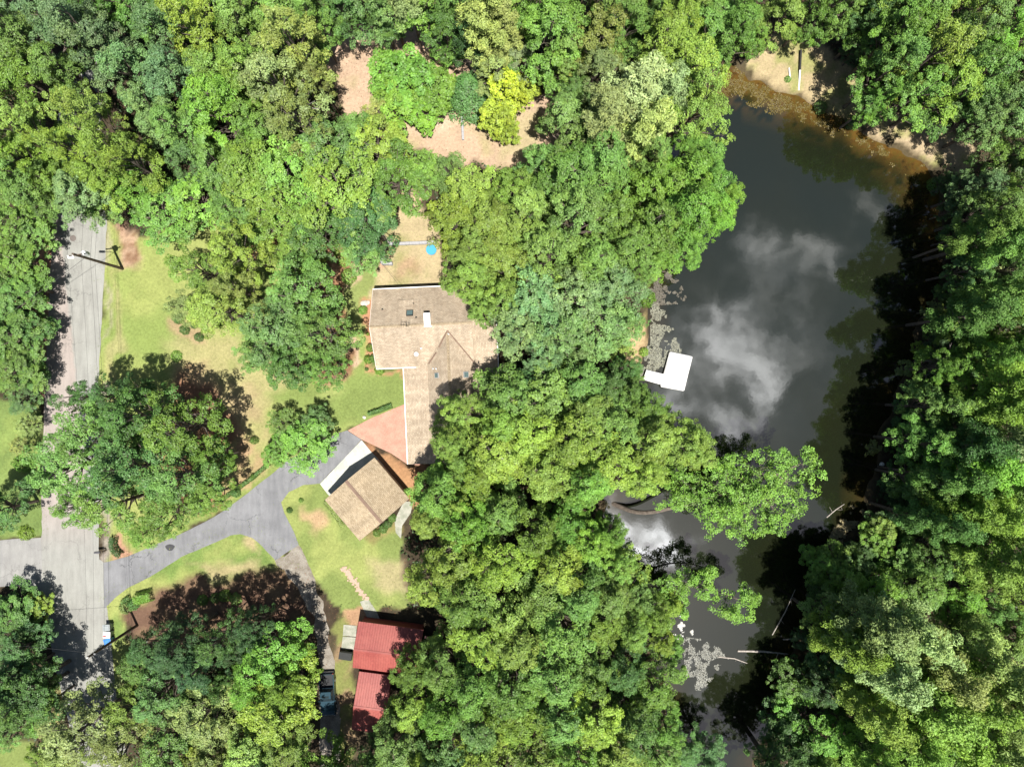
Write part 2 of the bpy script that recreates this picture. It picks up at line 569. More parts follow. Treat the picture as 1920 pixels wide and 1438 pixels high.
zone([(212, 560), (222, 480), (226, 640), (214, 760), (206, 740)], (0.29, 0.25, 0.13), 0.8, 0.6, None, None, 0.6)
# leaf litter under the yard trees
zone([(340, 690), (400, 730), (440, 790), (462, 860), (440, 935), (400, 962), (330, 960), (300, 860), (310, 760)], RED, 1.5, 0.85, 0.4, (0.13, 0.065, 0.045), 0, f=0.3, seed=9)
zone([(560, 470), (640, 450), (668, 500), (664, 525), (635, 560), (662, 650), (655, 690), (640, 725), (590, 710), (560, 600)], RED, 1.0, 0.9, 0.4, (0.26, 0.15, 0.10), 0, f=0.4, seed=10)
zone([(440, 420), (560, 440), (560, 500), (470, 500)], RED, 1.5, 0.9, 0.5, LAWN2, 0.2, f=0.3, seed=12)
zone([(505, 470), (570, 470), (560, 520), (505, 530)], LAWN, 1.0, 0.9, None, None, 0.8)
zone([(217, 415), (236, 405), (258, 440), (262, 492), (236, 505), (222, 480)], (0.32, 0.215, 0.15), 1.0, 0.95, 0.5, (0.20, 0.115, 0.075), 0, f=1.6, seed=13)
zone([(200, 1008), (232, 996), (246, 1020), (246, 1044), (204, 1052)], (0.33, 0.19, 0.13), 0.7, 1, 0.4, (0.28, 0.20, 0.11), 0, f=0.7, seed=14)
zone([(300, 600), (330, 585), (390, 620), (385, 650), (340, 640)], (0.30, 0.205, 0.13), 1.0, 0.8, None, None, 0.1)
zone([(430, 800), (492, 800), (500, 860), (470, 900), (432, 940), (420, 880)], (0.31, 0.205, 0.125), 1.2, 0.75, 0.5, (0.27, 0.25, 0.11), 0.3, f=0.5, seed=16)
zone([(418, 945), (470, 900), (512, 872), (520, 880), (478, 912), (425, 958)], (0.17, 0.215, 0.06), 0.5, 0.9, None, None, 0.9)
# yard behind the house
zone([(690, 458), (738, 395), (765, 330), (800, 395), (838, 450), (860, 548), (700, 548)], DRY, 0.6, 1, 0.36, (0.235, 0.225, 0.10), 0.5, f=0.35, seed=17)
zone([(745, 485), (790, 485), (795, 510), (750, 512)], (0.31, 0.19, 0.13), 1.5, 0.6)
zone([(682, 470), (712, 462), (718, 500), (700, 505)], (0.33, 0.215, 0.145), 0.8, 0.9)
# clearing in the woods above
zone([(585, 50), (700, 45), (790, 20), (880, 80), (905, 190), (1000, 185), (1060, 165), (1100, 230), (1010, 325), (900, 310), (760, 280), (670, 255), (635, 190)], SOIL, 1.0, 1, 0.38, (0.30, 0.25, 0.14), 0.15, f=0.3, seed=20)
zone([(765, 205), (830, 192), (850, 230), (790, 250)], (0.42, 0.33, 0.24), 2.5, 0.9)
zone([(945, 205), (1010, 225), (1000, 310), (930, 300)], (0.30, 0.27, 0.14), 2.0, 0.6, None, None, 0.4)
# lower lawn by the garage and the red shed
zone([(505, 930), (590, 885), (620, 900), (690, 1010), (745, 980), (760, 1148), (690, 1150), (640, 1165), (620, 1130), (580, 1080), (535, 1020)], (0.150, 0.190, 0.058), 0.5, 1, 0.45, LAWN, 1.0, f=0.22, seed=21)
zone([(570, 958), (605, 950), (612, 985), (590, 1000), (566, 985)], (0.34, 0.23, 0.14), 1.2, 0.9)
zone([(690, 1060), (760, 1050), (760, 1110), (715, 1110)], (0.33, 0.27, 0.16), 2.0, 0.7, None, None, 0.3)
zone([(672, 1010), (745, 970), (752, 985), (700, 1022)], (0.20, 0.17, 0.07), 0.6, 0.8, None, None, 0.6)
# island lawn by the driveway
zone([(430, 985), (485, 985), (535, 1040), (562, 1078), (500, 1108), (390, 1080), (300, 1115), (250, 1150), (230, 1190), (224, 1260), (242, 1310), (222, 1330), (180, 1120), (262, 1055), (330, 1018)], LAWN, 0.5, 1, 0.42, LAWN2, 1.0, f=0.22, seed=23)
zone([(350, 1060), (480, 1050), (500, 1070), (400, 1078)], (0.33, 0.25, 0.15), 1.5, 0.7)
zone([(455, 1010), (485, 1015), (488, 1035), (465, 1030)], (0.34, 0.25, 0.16), 1.0, 0.7)
zone([(300, 1098), (420, 1082), (540, 1062), (592, 1150), (604, 1200), (420, 1215), (260, 1200), (232, 1165), (250, 1135)], (0.120, 0.072, 0.050), 1.8, 0.95, 0.42, (0.17, 0.115, 0.07), 0.0, f=0.3, seed=24)  # mulch bed, its colour darkened to carry the tree shade across it
zone([(255, 1240), (285, 1235), (290, 1265), (262, 1270)], (0.33, 0.20, 0.13), 1.0, 0.9)
# left neighbours' lawn
zone([(-120, 735), (62, 745), (86, 800), (84, 1012), (-120, 1012)], (0.115, 0.165, 0.050), 0.5, 1, 0.4, (0.17, 0.225, 0.065), 1.0, f=0.2, seed=26)
zone([(78, 1300), (112, 1288), (112, 1360), (86, 1380)], (0.25, 0.22, 0.10), 0.8, 1, None, None, 0.7)
zone([(-60, 1400), (66, 1390), (70, 1500), (-60, 1500)], (0.150, 0.190, 0.058), 0.8, 1, None, None, 1.0)
zone([(60, 370), (108, 370), (90, 740), (76, 740)], (0.36, 0.20, 0.14), 0.9, 1, 0.4, (0.24, 0.13, 0.09), 0, f=0.6, seed=27)
zone([(186, 720), (199, 720), (199, 1054), (186, 1054)], (0.25, 0.22, 0.19), 0.4, 0.9, 0.4, (0.16, 0.13, 0.11), 0, f=0.9, seed=28)
zone([(190, 380), (204, 380), (203, 560), (192, 640), (190, 720)], (0.29, 0.25, 0.19), 0.6, 0.6, 0.3, (0.22, 0.19, 0.14), 0, f=1.4, seed=29)
# banks of the pond
zone([(1160, 605), (1216, 590), (1216, 640), (1206, 690), (1180, 695), (1160, 660)], (0.36, 0.265, 0.15), 0.6, 1, 0.35, (0.27, 0.25, 0.09), 0.4, f=0.5, seed=30)
zone([(1395, 95), (1440, 70), (1520, 62), (1605, 135), (1650, 262), (1560, 215), (1500, 182), (1420, 150)], (0.33, 0.265, 0.155), 0.6, 1, 0.38, (0.22, 0.22, 0.085), 0.4, f=0.5, seed=31)
zone([(1630, 205), (1800, 245), (1835, 300), (1780, 335), (1740, 308), (1690, 276), (1620, 245)], (0.33, 0.26, 0.165), 0.6, 1, 0.4, (0.23, 0.22, 0.09), 0.4, f=0.5, seed=32)
# bed round the house, path of bare earth, mulch by the garage and shed
zone([(684, 560), (706, 545), (706, 700), (764, 698), (764, 706), (688, 704)], (0.34, 0.175, 0.105), 0.5, 0.95)
zone([(648, 470), (668, 478), (672, 510), (664, 540), (655, 545), (657, 515)], PATH, 0.5, 0.9)
zone([(652, 600), (662, 612), (665, 660), (676, 686), (658, 690), (654, 650)], PATH, 0.5, 0.95)
zone([(682, 826), (766, 872), (790, 880), (800, 960), (762, 950), (698, 856)], (0.29, 0.165, 0.085), 0.5, 1, 0.4, (0.24, 0.12, 0.065), f=0.6, seed=34)
zone([(646, 1146), (672, 1128), (700, 1150), (690, 1170), (642, 1170)], (0.30, 0.185, 0.11), 0.5, 1)
zone([(625, 1160), (660, 1165), (660, 1240), (676, 1300), (650, 1440), (620, 1440), (626, 1240)], (0.17, 0.185, 0.06), 0.6, 0.9, 0.45, (0.22, 0.15, 0.09), 0.5, f=0.5, seed=35)
# grass mottling
gm = fbm(GX * 0.9, GY * 0.9, 4, 60)
GCOL *= (1 + (gm[:, None] - 0.5) * 0.35)
GCOL = np.clip(GCOL, 0.015, 0.6)

SD = np.full(GX.size, -50.0)
SD[NEAR] = poly_sd(*warp_xy(GX[NEAR], GY[NEAR], 1.6, 0.5, 77), POND)
GZ = np.clip(-0.35 * (SD + 1.0), -1.6, 0.0)
mud = np.clip(1 - np.abs(SD) / 0.8, 0, 1)[:, None] * 0.6
GCOL = GCOL * (1 - mud) + np.array([[0.10, 0.075, 0.04]]) * mud

m_ground, g = new_mat('ground')
ca = g.n('ShaderNodeAttribute', {'attribute_name': 'Col'})
tc = g.n('ShaderNodeTexCoord')
co = tc.outputs['Object']
n1 = g.noise(co, 3.0, 5.0, 0.65)
n2 = g.noise(co, 14.0, 4.0, 0.7)
f1 = g.rng(n1.outputs[0], 0.25, 0.75, 0.82, 1.18)
f2 = g.rng(n2.outputs[0], 0.25, 0.75, 0.78, 1.22)
c = g.n('ShaderNodeVectorMath', {'operation': 'SCALE'}, _0=ca.outputs['Color'], Scale=g.math('MULTIPLY', f1, f2))
b = g.n('ShaderNodeBsdfPrincipled', None, Base_Color=c.outputs[0], Roughness=0.95)
b.inputs['Specular IOR Level'].default_value = 0.1
bp = g.n('ShaderNodeBump', None, Strength=0.7, Distance=0.08, Height=n2.outputs[0])
g.t.links.new(bp.outputs[0], b.inputs['Normal'])
g.n('ShaderNodeOutputMaterial', None, Surface=b)


def np_mesh(name, verts, quads, mat):
    me = bpy.data.meshes.new(name)
    nv, nf, k = len(verts), len(quads), quads.shape[1]
    me.vertices.add(nv)
    me.vertices.foreach_set('co', np.asarray(verts, np.float32).ravel())
    me.loops.add(nf * k)
    me.loops.foreach_set('vertex_index', quads.astype(np.int32).ravel())
    me.polygons.add(nf)
    me.polygons.foreach_set('loop_start', np.arange(0, nf * k, k, dtype=np.int32))
    me.polygons.foreach_set('loop_total', np.full(nf, k, np.int32))
    me.update(calc_edges=True)
    me.materials.append(mat)
    return me


def grid_quads(nx, ny):
    i = np.arange(nx - 1)[None, :] + np.arange(ny - 1)[:, None] * nx
    i = i.ravel()
    return np.stack([i, i + 1, i + 1 + nx, i + nx], 1)


gm_ = np_mesh('ground', np.stack([GX, GY, GZ], 1), grid_quads(NX, NY), m_ground)
att = gm_.color_attributes.new('Col', 'FLOAT_COLOR', 'POINT')
att.data.foreach_set('color', np.concatenate([GCOL, np.ones((GX.size, 1))], 1).astype(np.float32).ravel())
gm_.polygons.foreach_set('use_smooth', np.ones(len(gm_.polygons), bool))
tag(link(bpy.data.objects.new('ground', gm_)), kind='structure')

# pond water: a sheet 35 cm below the lawns, only showing where the bed drops under it
WZ = -0.35
wx = np.arange(8, 64, 0.5)
wy = np.arange(-66, 46, 0.5)
WGX, WGY = np.meshgrid(wx, wy)
WGX, WGY = WGX.ravel(), WGY.ravel()
wsd = poly_sd(*warp_xy(WGX, WGY, 1.6, 0.5, 77), POND)
shal = np.clip(1 - wsd / 3.2, 0, 1)
# the weedy shallows lie along the northern and north-eastern shore
nb = poly_sd(WGX, WGY, wp([(1340, 100), (1480, 60), (1800, 240), (1850, 420), (1740, 470), (1660, 330), (1560, 262), (1470, 235), (1400, 215), (1345, 200)]))
nbm = np.clip(nb / 2.5 + 0.5, 0, 1)
wn = fbm(WGX * 0.5, WGY * 0.5, 4, 90)
shal = np.clip(shal * (0.25 + 0.75 * nbm) + nbm * 0.25 * (wn > 0.5), 0, 1) * np.clip(0.3 + wn * 1.3, 0, 1)
m_water, g = new_mat('pond_water')
sa = g.n('ShaderNodeAttribute', {'attribute_name': 'shallow'})
tc = g.n('ShaderNodeTexCoord')
co = tc.outputs['Object']
na = g.noise(co, 1.2, 5.0, 0.65)
nb_ = g.noise(co, 0.12, 3.0, 0.5)
deep = g.mix(g.rng(nb_.outputs[0], 0.3, 0.7), (0.0090, 0.0112, 0.0050), (0.0080, 0.0108, 0.0056))
weed = g.mix(g.rng(na.outputs[0], 0.35, 0.65), (0.120, 0.060, 0.014), (0.075, 0.052, 0.012))
wc = g.mix(g.math('MULTIPLY', sa.outputs['Fac'], g.rng(na.outputs[0], 0.28, 0.55, 0.35, 1.0), clamp=True), deep, weed)
b = g.n('ShaderNodeBsdfPrincipled', None, Base_Color=wc, Roughness=0.03, IOR=1.85)
rip = g.noise(co, 2.2, 3.0, 0.5)
rip2 = g.noise(g.vmath('MULTIPLY', co, (3.0, 9.0, 1.0)), 1.0, 2.0, 0.5)
hh = g.math('ADD', rip.outputs[0], g.math('MULTIPLY', rip2.outputs[0], 0.25))
bp = g.n('ShaderNodeBump', None, Strength=0.25, Distance=0.003, Height=hh)
g.t.links.new(bp.outputs[0], b.inputs['Normal'])
g.n('ShaderNodeOutputMaterial', None, Surface=b)
wm = np_mesh('water', np.stack([WGX, WGY, np.full(WGX.size, WZ)], 1), grid_quads(len(wx), len(wy)), m_water)
sat = wm.attributes.new('shallow', 'FLOAT', 'POINT')
sat.data.foreach_set('value', shal.astype(np.float32))
tag(link(bpy.data.objects.new('water', wm)), kind='structure')


def sheet(name, px, z, mat, rough_edge=0.10, step=0.5, thick=0.25, kind='structure', parent=None):
    """paving: a closed polygon with an uneven edge, top at height z"""
    P = wp(px)
    out = []
    n = len(P)
    for k in range(n):
        a, b_ = Vector(P[k]), Vector(P[(k + 1) % n])
        m = max(1, int((b_ - a).length / step))
        nrm = Vector((-(b_ - a).y, (b_ - a).x)).normalized() if (b_ - a).length > 0 else Vector((0, 0))
        for q in range(m):
            p = a.lerp(b_, q / m)
            w = (float(fbm(np.array([p.x * 0.8]), np.array([p.y * 0.8]), 3, 3)[0]) - 0.5) * 2 * rough_edge
            out.append(p + nrm * w)
    bm = bmesh.new()
    top = [bm.verts.new((p.x, p.y, z)) for p in out]
    bot = [bm.verts.new((p.x, p.y, z - thick)) for p in out]
    f = bm.faces.new(top)
    if f.calc_area() and f.normal.z < 0 or True:
        f.normal_update()
        if f.normal.z < 0:
            f.normal_flip()
    k_ = len(out)
    for q in range(k_):
        bm.faces.new([top[q], top[(q + 1) % k_], bot[(q + 1) % k_], bot[q]])
    bmesh.ops.triangulate(bm, faces=[f])
    bmesh.ops.recalc_face_normals(bm, faces=bm.faces)
    me = bpy.data.meshes.new(name)
    bm.to_mesh(me)
    bm.free()
    me.materials.append(mat)
    o = link(bpy.data.objects.new(name, me), parent)
    if kind:
        o['kind'] = kind
    return o


sheet('road', [(120, 100), (108, 240), (103, 320), (99, 390), (92, 560), (84, 740), (80, 850), (78, 930), (78, 1010), (79, 1108), (93, 1200), (112, 1288),
               (130, 1360), (146, 1438), (170, 1540), (262, 1540), (243, 1438), (230, 1380), (217, 1300), (208, 1200), (200, 1135), (198, 1056),
               (186, 1048), (186, 940), (185, 709), (190, 614), (194, 545), (199, 461), (200, 414), (190, 370), (186, 300), (188, 240), (196, 100)], 0.020, M_ROAD, 0.14)
sheet('side_street', [(82, 1008), (40, 1010), (0, 1012), (-160, 1015), (-160, 1098), (0, 1100), (50, 1098), (82, 1110)], 0.012, M_SIDE, 0.10)
dw = sheet('driveway', [(194, 1055), (240, 1043), (330, 1005), (400, 970), (420, 957), (444, 940), (480, 912), (507, 891), (540, 862), (580, 842), (631, 813), (651, 807),
                        (678, 824), (600, 906), (569, 909), (542, 922), (527, 942), (533, 962), (551, 996), (560, 1021), (517, 1050), (489, 1021), (473, 1008), (451, 1001),
                        (433, 1003), (400, 1018), (340, 1044), (280, 1082), (240, 1102), (214, 1122), (196, 1140)], 0.028, M_DRIVE, 0.06)
ap = sheet('concrete_apron', [(678, 825), (697, 848), (720, 872), (640, 950), (614, 926), (600, 907)], 0.036, M_CONCRETE, 0.0)
sheet('patio', [(652, 807), (700, 782), (760, 757), (790, 757), (790, 872), (765, 871), (734, 850), (680, 825)], 0.034, M_PATIO, 0.02)
sheet('gravel_drive', [(517, 1051), (559, 1022), (585, 1075), (612, 1150), (624, 1240), (636, 1340), (640, 1540), (598, 1540), (600, 1250), (588, 1160), (552, 1095)], 0.008, M_GRAVEL, 0.5)
wk = sheet('concrete_walk', [(740, 975), (757, 940), (775, 940), (770, 962), (754, 985), (752, 1010), (742, 998)], 0.03, M_CONCRETE_OLD, 0.03)
sheet('concrete_path', [(675, 1128), (690, 1122), (706, 1146), (712, 1160), (690, 1160)], 0.03, M_CONCRETE_OLD, 0.03)
# a tar patch on the driveway
tp = MB()
tp.slab([(W(319, 1026)[0] + 0.55 * (1 + 0.15 * math.sin(3 * a)) * math.cos(a) * 1.05, W(319, 1026)[1] + 0.42 * math.sin(a), 0.033) for a in [k * math.pi / 9 for k in range(18)]], 0.004)
M_TAR = surf('tar', (0.055, 0.055, 0.06), 0.8, 0.2, var=0.1)
tp.build('tar_patch', M_TAR, dw)

# ------------------------------------------------------------------ the house
TH = math.atan(0.0454)
HO = (-10.75, 6.93)
house = thing('house', 'low tan-shingled house with a long south wing beside the pink patio', 'house', (HO[0], HO[1], 0), TH)
HL, HD, WR, WYS = 6.1, 4.85, 3.0, -16.75     # half length, half depth, wing ridge x, wing south end
EZ, RZ, WZR, WZI, WZE = 3.0, 6.15, 5.7, 3.28, 2.7


def hloc(u, v, z):
    x, y = W(u, v, z)
    dx, dy = x - HO[0], y - HO[1]
    c_, s_ = math.cos(TH), math.sin(TH)
    return (dx * c_ + dy * s_, -dx * s_ + dy * c_)


def roofz(x, y):
    best = -1
    if abs(x) <= HL and abs(y) <= HD:
        best = RZ - (RZ - EZ) / HD * abs(y)
    d = abs(x - WR)
    if d <= 5.85 and -16.75 <= y <= -0.4:
        z = WZR - (WZR - WZI) / 2.8 * d if d < 2.8 else WZI - (WZI - WZE) / 3.05 * (d - 2.8)
        best = max(best, z)
    return best


def on_roof(u, v):
    z = 4.0
    for _ in range(8):
        x, y = hloc(u, v, z)
        z = max(roofz(x, y), 2.5)
    return x, y, z


rf = MB()
T = 0.18
dn = (0, 0, -1)
rf.slab([(-HL, 0, RZ), (-HL, -HD, EZ), (HL - 0.15, -HD, EZ), (HL - 0.15, 0, RZ)], T, dn)
rf.uv[0] = [(p.x, (p.y) * 1.2) for p in [Vector(q) for q in [(-HL, 0, 0), (-HL, -HD, 0), (HL, -HD, 0), (HL, 0, 0)]]]
i0 = len(rf.f)
rf.slab([(HL - 0.15, 0, RZ), (HL - 0.15, HD, EZ), (-HL, HD, EZ), (-HL, 0, RZ)], T, dn)
rf.uv[i0] = [(p[0], p[1] * 1.2) for p in [(HL, 0), (HL, HD), (-HL, HD), (-HL, 0)]]
# wing: inner pitches, outer shallow pitches
for sgn in (-1, 1):
    xi, xo = WR + sgn * 2.8, WR + sgn * 5.8
    q = [(WR, -0.35, WZR), (WR, WYS, WZR), (xi, WYS, WZI), (xi, -0.35, WZI)]
    yt = -0.35 if sgn < 0 else 0.75
    q2 = [(xi, yt, WZI), (xi, WYS, WZI), (xo, WYS, WZE), (xo, yt, WZE)]
    if sgn < 0:
        q2 = [(xi, -4.0, WZI), (xi, WYS, WZI), (xo, WYS, WZE), (xo, -4.0, WZE)]
    for k, qq in enumerate((q, q2)):
        if sgn < 0:
            qq = [qq[0], qq[3], qq[2], qq[1]]
        i0 = len(rf.f)
        rf.slab(qq, T, dn)
        rf.uv[i0] = [(p[1], p[0] * (1.3 if k == 0 else 1.02)) for p in qq]
roof = rf.build('roof', M_SHINGLE, house)
roof.data.materials[0] = M_SHINGLE
# ridge caps and valley flashings
rc = MB()
rc.slab([(-HL, -0.16, RZ - 0.04), (HL - 0.15, -0.16, RZ - 0.04), (HL - 0.15, 0, RZ + 0.06), (-HL, 0, RZ + 0.06)], 0.05)
rc.slab([(-HL, 0, RZ + 0.06), (HL - 0.15, 0, RZ + 0.06), (HL - 0.15, 0.16, RZ - 0.04), (-HL, 0.16, RZ - 0.04)], 0.05)
rc.slab([(WR - 0.17, -1.1, WZR - 0.08), (WR, -1.1, WZR + 0.06), (WR, WYS, WZR + 0.06), (WR - 0.17, WYS, WZR - 0.08)][::-1], 0.05)
rc.slab([(WR, -1.1, WZR + 0.06), (WR + 0.17, -1.1, WZR - 0.08), (WR + 0.17, WYS, WZR - 0.08), (WR, WYS, WZR + 0.06)][::-1], 0.05)
rc.build('ridge_cap', M_SHINGLE2, roof)
for pts in ([(839, 620), (823, 651)], [(818, 661), (804, 682)], [(839, 620), (889, 680)]):
    vm = MB()
    P = [on_roof(*p) for p in pts]
    n = 7
    L = []
    for k in range(n + 1):
        u = pts[0][0] + (pts[1][0] - pts[0][0]) * k / n
        v = pts[0][1] + (pts[1][1] - pts[0][1]) * k / n
        x, y, z = on_roof(u, v)
        L.append((x, y, z + 0.07))
    vm.tube(L, 0.075, 5)
    vm.build('valley_flashing', M_FLASH, roof)
# gutters and fascia boards
gt = MB()
for (a, b_, z, out) in (((-HL, -HD - 0.05), (-1.0, -HD - 0.05), EZ - 0.05, 0), ((-HL, HD + 0.05), (HL - 0.2, HD + 0.05), EZ - 0.05, 0),
                        ((WR - 5.86, WYS), (WR - 5.86, -HD + 0.1), WZE - 0.04, 0), ((WR + 5.86, WYS), (WR + 5.86, 0.7), WZE - 0.04, 0)):
    ax, ay = a
    bx, by = b_
    c = ((ax + bx) / 2, (ay + by) / 2, z)
    gm2 = MB()
    gm2.box(c, (max(abs(bx - ax), 0.10), max(abs(by - ay), 0.10), 0.11))
    gm2.build('gutter', M_WHITE, house)
fb = MB()
for sgn in (-1, 1):
    fb.slab([(-HL - 0.035, 0, RZ - 0.02), (-HL - 0.035, sgn * HD, EZ - 0.02), (-HL - 0.002, sgn * HD, EZ - 0.02), (-HL - 0.002, 0, RZ - 0.02)], 0.20)
fb.build('bargeboard', M_WHITE, house)
# walls
wl = MB()
hx0, hx1, hy = -HL + 0.5, HL - 0.6, HD - 0.55
P5 = lambda x: [(x, -hy, 0), (x, hy, 0), (x, hy, EZ - 0.05), (x, 0, RZ - 0.55), (x, -hy, EZ - 0.05)]
wl.face(list(reversed(P5(hx0))))
wl.face(P5(hx1))
wl.face([(hx0, -hy, 0), (hx1, -hy, 0), (hx1, -hy, EZ - 0.05), (hx0, -hy, EZ - 0.05)])
wl.face([(hx1, hy, 0), (hx0, hy, 0), (hx0, hy, EZ - 0.05), (hx1, hy, EZ - 0.05)])
wl.build('wall', M_BRICKWALL, house)
w2 = MB()
a, b_, s_, n_ = WR - 5.3, WR + 5.3, WYS + 0.5, -hy + 0.02
w2.face([(a, n_, 0), (a, s_, 0), (a, s_, WZE - 0.12), (a, n_, WZE - 0.12)])
w2.face([(a, s_, 0), (b_, s_, 0), (b_, s_, WZE - 0.12), (WR + 2.8, s_, WZI - 0.2), (WR, s_, WZR - 0.25), (WR - 2.8, s_, WZI - 0.2), (a, s_, WZE - 0.12)])
w2.face([(b_, s_, 0), (b_, 0.3, 0), (b_, 0.3, WZE - 0.12), (b_, s_, WZE - 0.12)])
w2.face([(b_, 0.3, 0), (hx1 + 0.01, 0.3, 0), (hx1 + 0.01, 0.3, WZI - 0.2), (b_, 0.3, WZE - 0.12)])
w2.build('wall', M_BRICKWALL, house)
for k, (x, y, rz, w_) in enumerate([(hx0 - 0.01, 2.2, R(90), 1.4), (hx0 - 0.01, -2.4, R(90), 1.6), (-3.8, -hy - 0.01, 0, 1.5), (-3.0, hy + 0.01, 0, 1.5), (1.5, hy + 0.01, 0, 1.2)]):
    wm_ = MB()
    wm_.box((x, y, 1.5), (w_, 0.08, 1.25), rz)
    f_ = wm_.build('window', M_WHITE, house)
    pm = MB()
    for dx in (-0.25, 0.25):
        pm.box((x + math.cos(rz) * dx * w_, y + math.sin(rz) * dx * w_, 1.5), (w_ * 0.42, 0.11, 1.05), rz)
    pm.build('pane', M_GLASS, f_)
dm = MB()
dm.box((WR - 5.34, -9.0, 1.05), (0.08, 1.0, 2.1))
dm.build('door', M_WHITE, house)
# chimney with its white cap
cx_, cy_ = hloc(800, 598, 7.0)
cz = roofz(cx_, cy_)
ch = MB()
ch.box((cx_, cy_, cz + 0.1), (0.66, 1.36, 1.6))
cho = ch.build('chimney', M_WHITE, roof, bevel=0.02)
cp = MB()
cp.box((cx_, cy_, cz + 0.94), (0.74, 1.44, 0.08))
cpo = cp.build('chimney_cap', M_WHITE, roof)
fl = MB()
fl.box((cx_, cy_ - 0.74, roofz(cx_, cy_ - 0.8) + 0.04), (0.95, 0.22, 0.05), 0, ('X', math.atan((RZ - EZ) / HD)))
fl.build('chimney_flashing', M_WHITE, roof)
# skylights
for (u, v, s_) in ((768.4, 587.5, 0.82), (819.6, 704, 0.62), (873, 702.5, 0.72)):
    x, y, z = on_roof(u, v)
    e = 0.05
    nx_, ny_ = -(roofz(x + e, y) - roofz(x - e, y)) / (2 * e), -(roofz(x, y + e) - roofz(x, y - e)) / (2 * e)
    N = Vector((nx_, ny_, 1)).normalized()
    A = Vector((1, 0, -nx_ * -1 if False else (roofz(x + e, y) - roofz(x - e, y)) / (2 * e))).normalized()
    B = N.cross(A)
    C0 = Vector((x, y, z)) + N * 0.14
    fr = MB()
    h_ = s_ / 2
    q = [C0 - A * h_ - B * h_, C0 + A * h_ - B * h_, C0 + A * h_ + B * h_, C0 - A * h_ + B * h_]
    fr.slab(q, 0.22, -N)
    so = fr.build('skylight', M_DARK if u < 800 else M_STEEL, roof)
    gl = MB()
    h_ -= 0.07
    C1 = C0 + N * 0.012
    gl.slab([C1 - A * h_ - B * h_, C1 + A * h_ - B * h_, C1 + A * h_ + B * h_, C1 - A * h_ + B * h_], 0.01, -N)
    gl.build('skylight_pane', M_SKYLIGHT, roof)
# plumbing vents, the round turbine vent, the aerial and a roof step
for (u, v) in ((775.5, 569.5), (780.3, 595.7), (789.4, 652.7), (812.5, 691), (818, 691), (840.3, 626.5), (717, 580.5)):
    x, y, z = on_roof(u, v)
    vm = MB()
    vm.lathe((x, y, z - 0.05), [(0.13, 0.0), (0.13, 0.06), (0.055, 0.08), (0.055, 0.42), (0.0, 0.42)], 10)
    vm.build('vent_pipe', M_STEEL if v > 600 else M_DARK, roof)
x, y, z = on_roof(781, 664)
tv = MB()
tv.lathe((x, y, z), [(0.14, 0.0), (0.14, 0.22), (0.27, 0.25), (0.29, 0.36), (0.20, 0.46), (0.0, 0.5)], 16)
tv.build('turbine_vent', M_WHITE, roof, smooth=True)
x, y, z = on_roof(764, 612)
an = MB()
an.tube([(x, y, z), (x, y, z + 1.7)], 0.03, 5)
an.tube([(x - 0.6, y + 0.1, z + 1.65), (x + 0.5, y - 0.05, z + 1.65)], 0.025, 5)
for t in (-0.5, -0.2, 0.1, 0.4):
    an.tube([(x + t, y - 0.3, z + 1.65), (x + t, y + 0.3, z + 1.65)], 0.014, 4)
an.build('aerial', M_DARK, roof)
x0, y0, z0 = on_roof(748.5, 562.5)
x1, y1, z1 = on_roof(776, 561.5)
x2, y2, z2 = on_roof(786.7, 561.2)
st = MB()
st.slab([(x0, y0 - 2.0, roofz(x0, y0 - 2.0) + 0.012), (x1, y1 - 2.0, roofz(x1, y1 - 2.0) + 0.012), (x1, y1 - 0.05, z1 + 0.30), (x0, y0 - 0.05, z0 + 0.30)], 0.27)
st.build('roof_step', M_SHINGLE, roof)
st = MB()
st.slab([(x1 + 0.01, y1 - 1.4, roofz(x1, y1 - 1.4) + 0.012), (x2, y2 - 1.4, roofz(x2, y2 - 1.4) + 0.012), (x2, y2 - 0.05, z2 + 0.13), (x1 + 0.01, y1 - 0.05, z1 + 0.13)], 0.2)
st.build('roof_step', M_SHINGLE, roof)

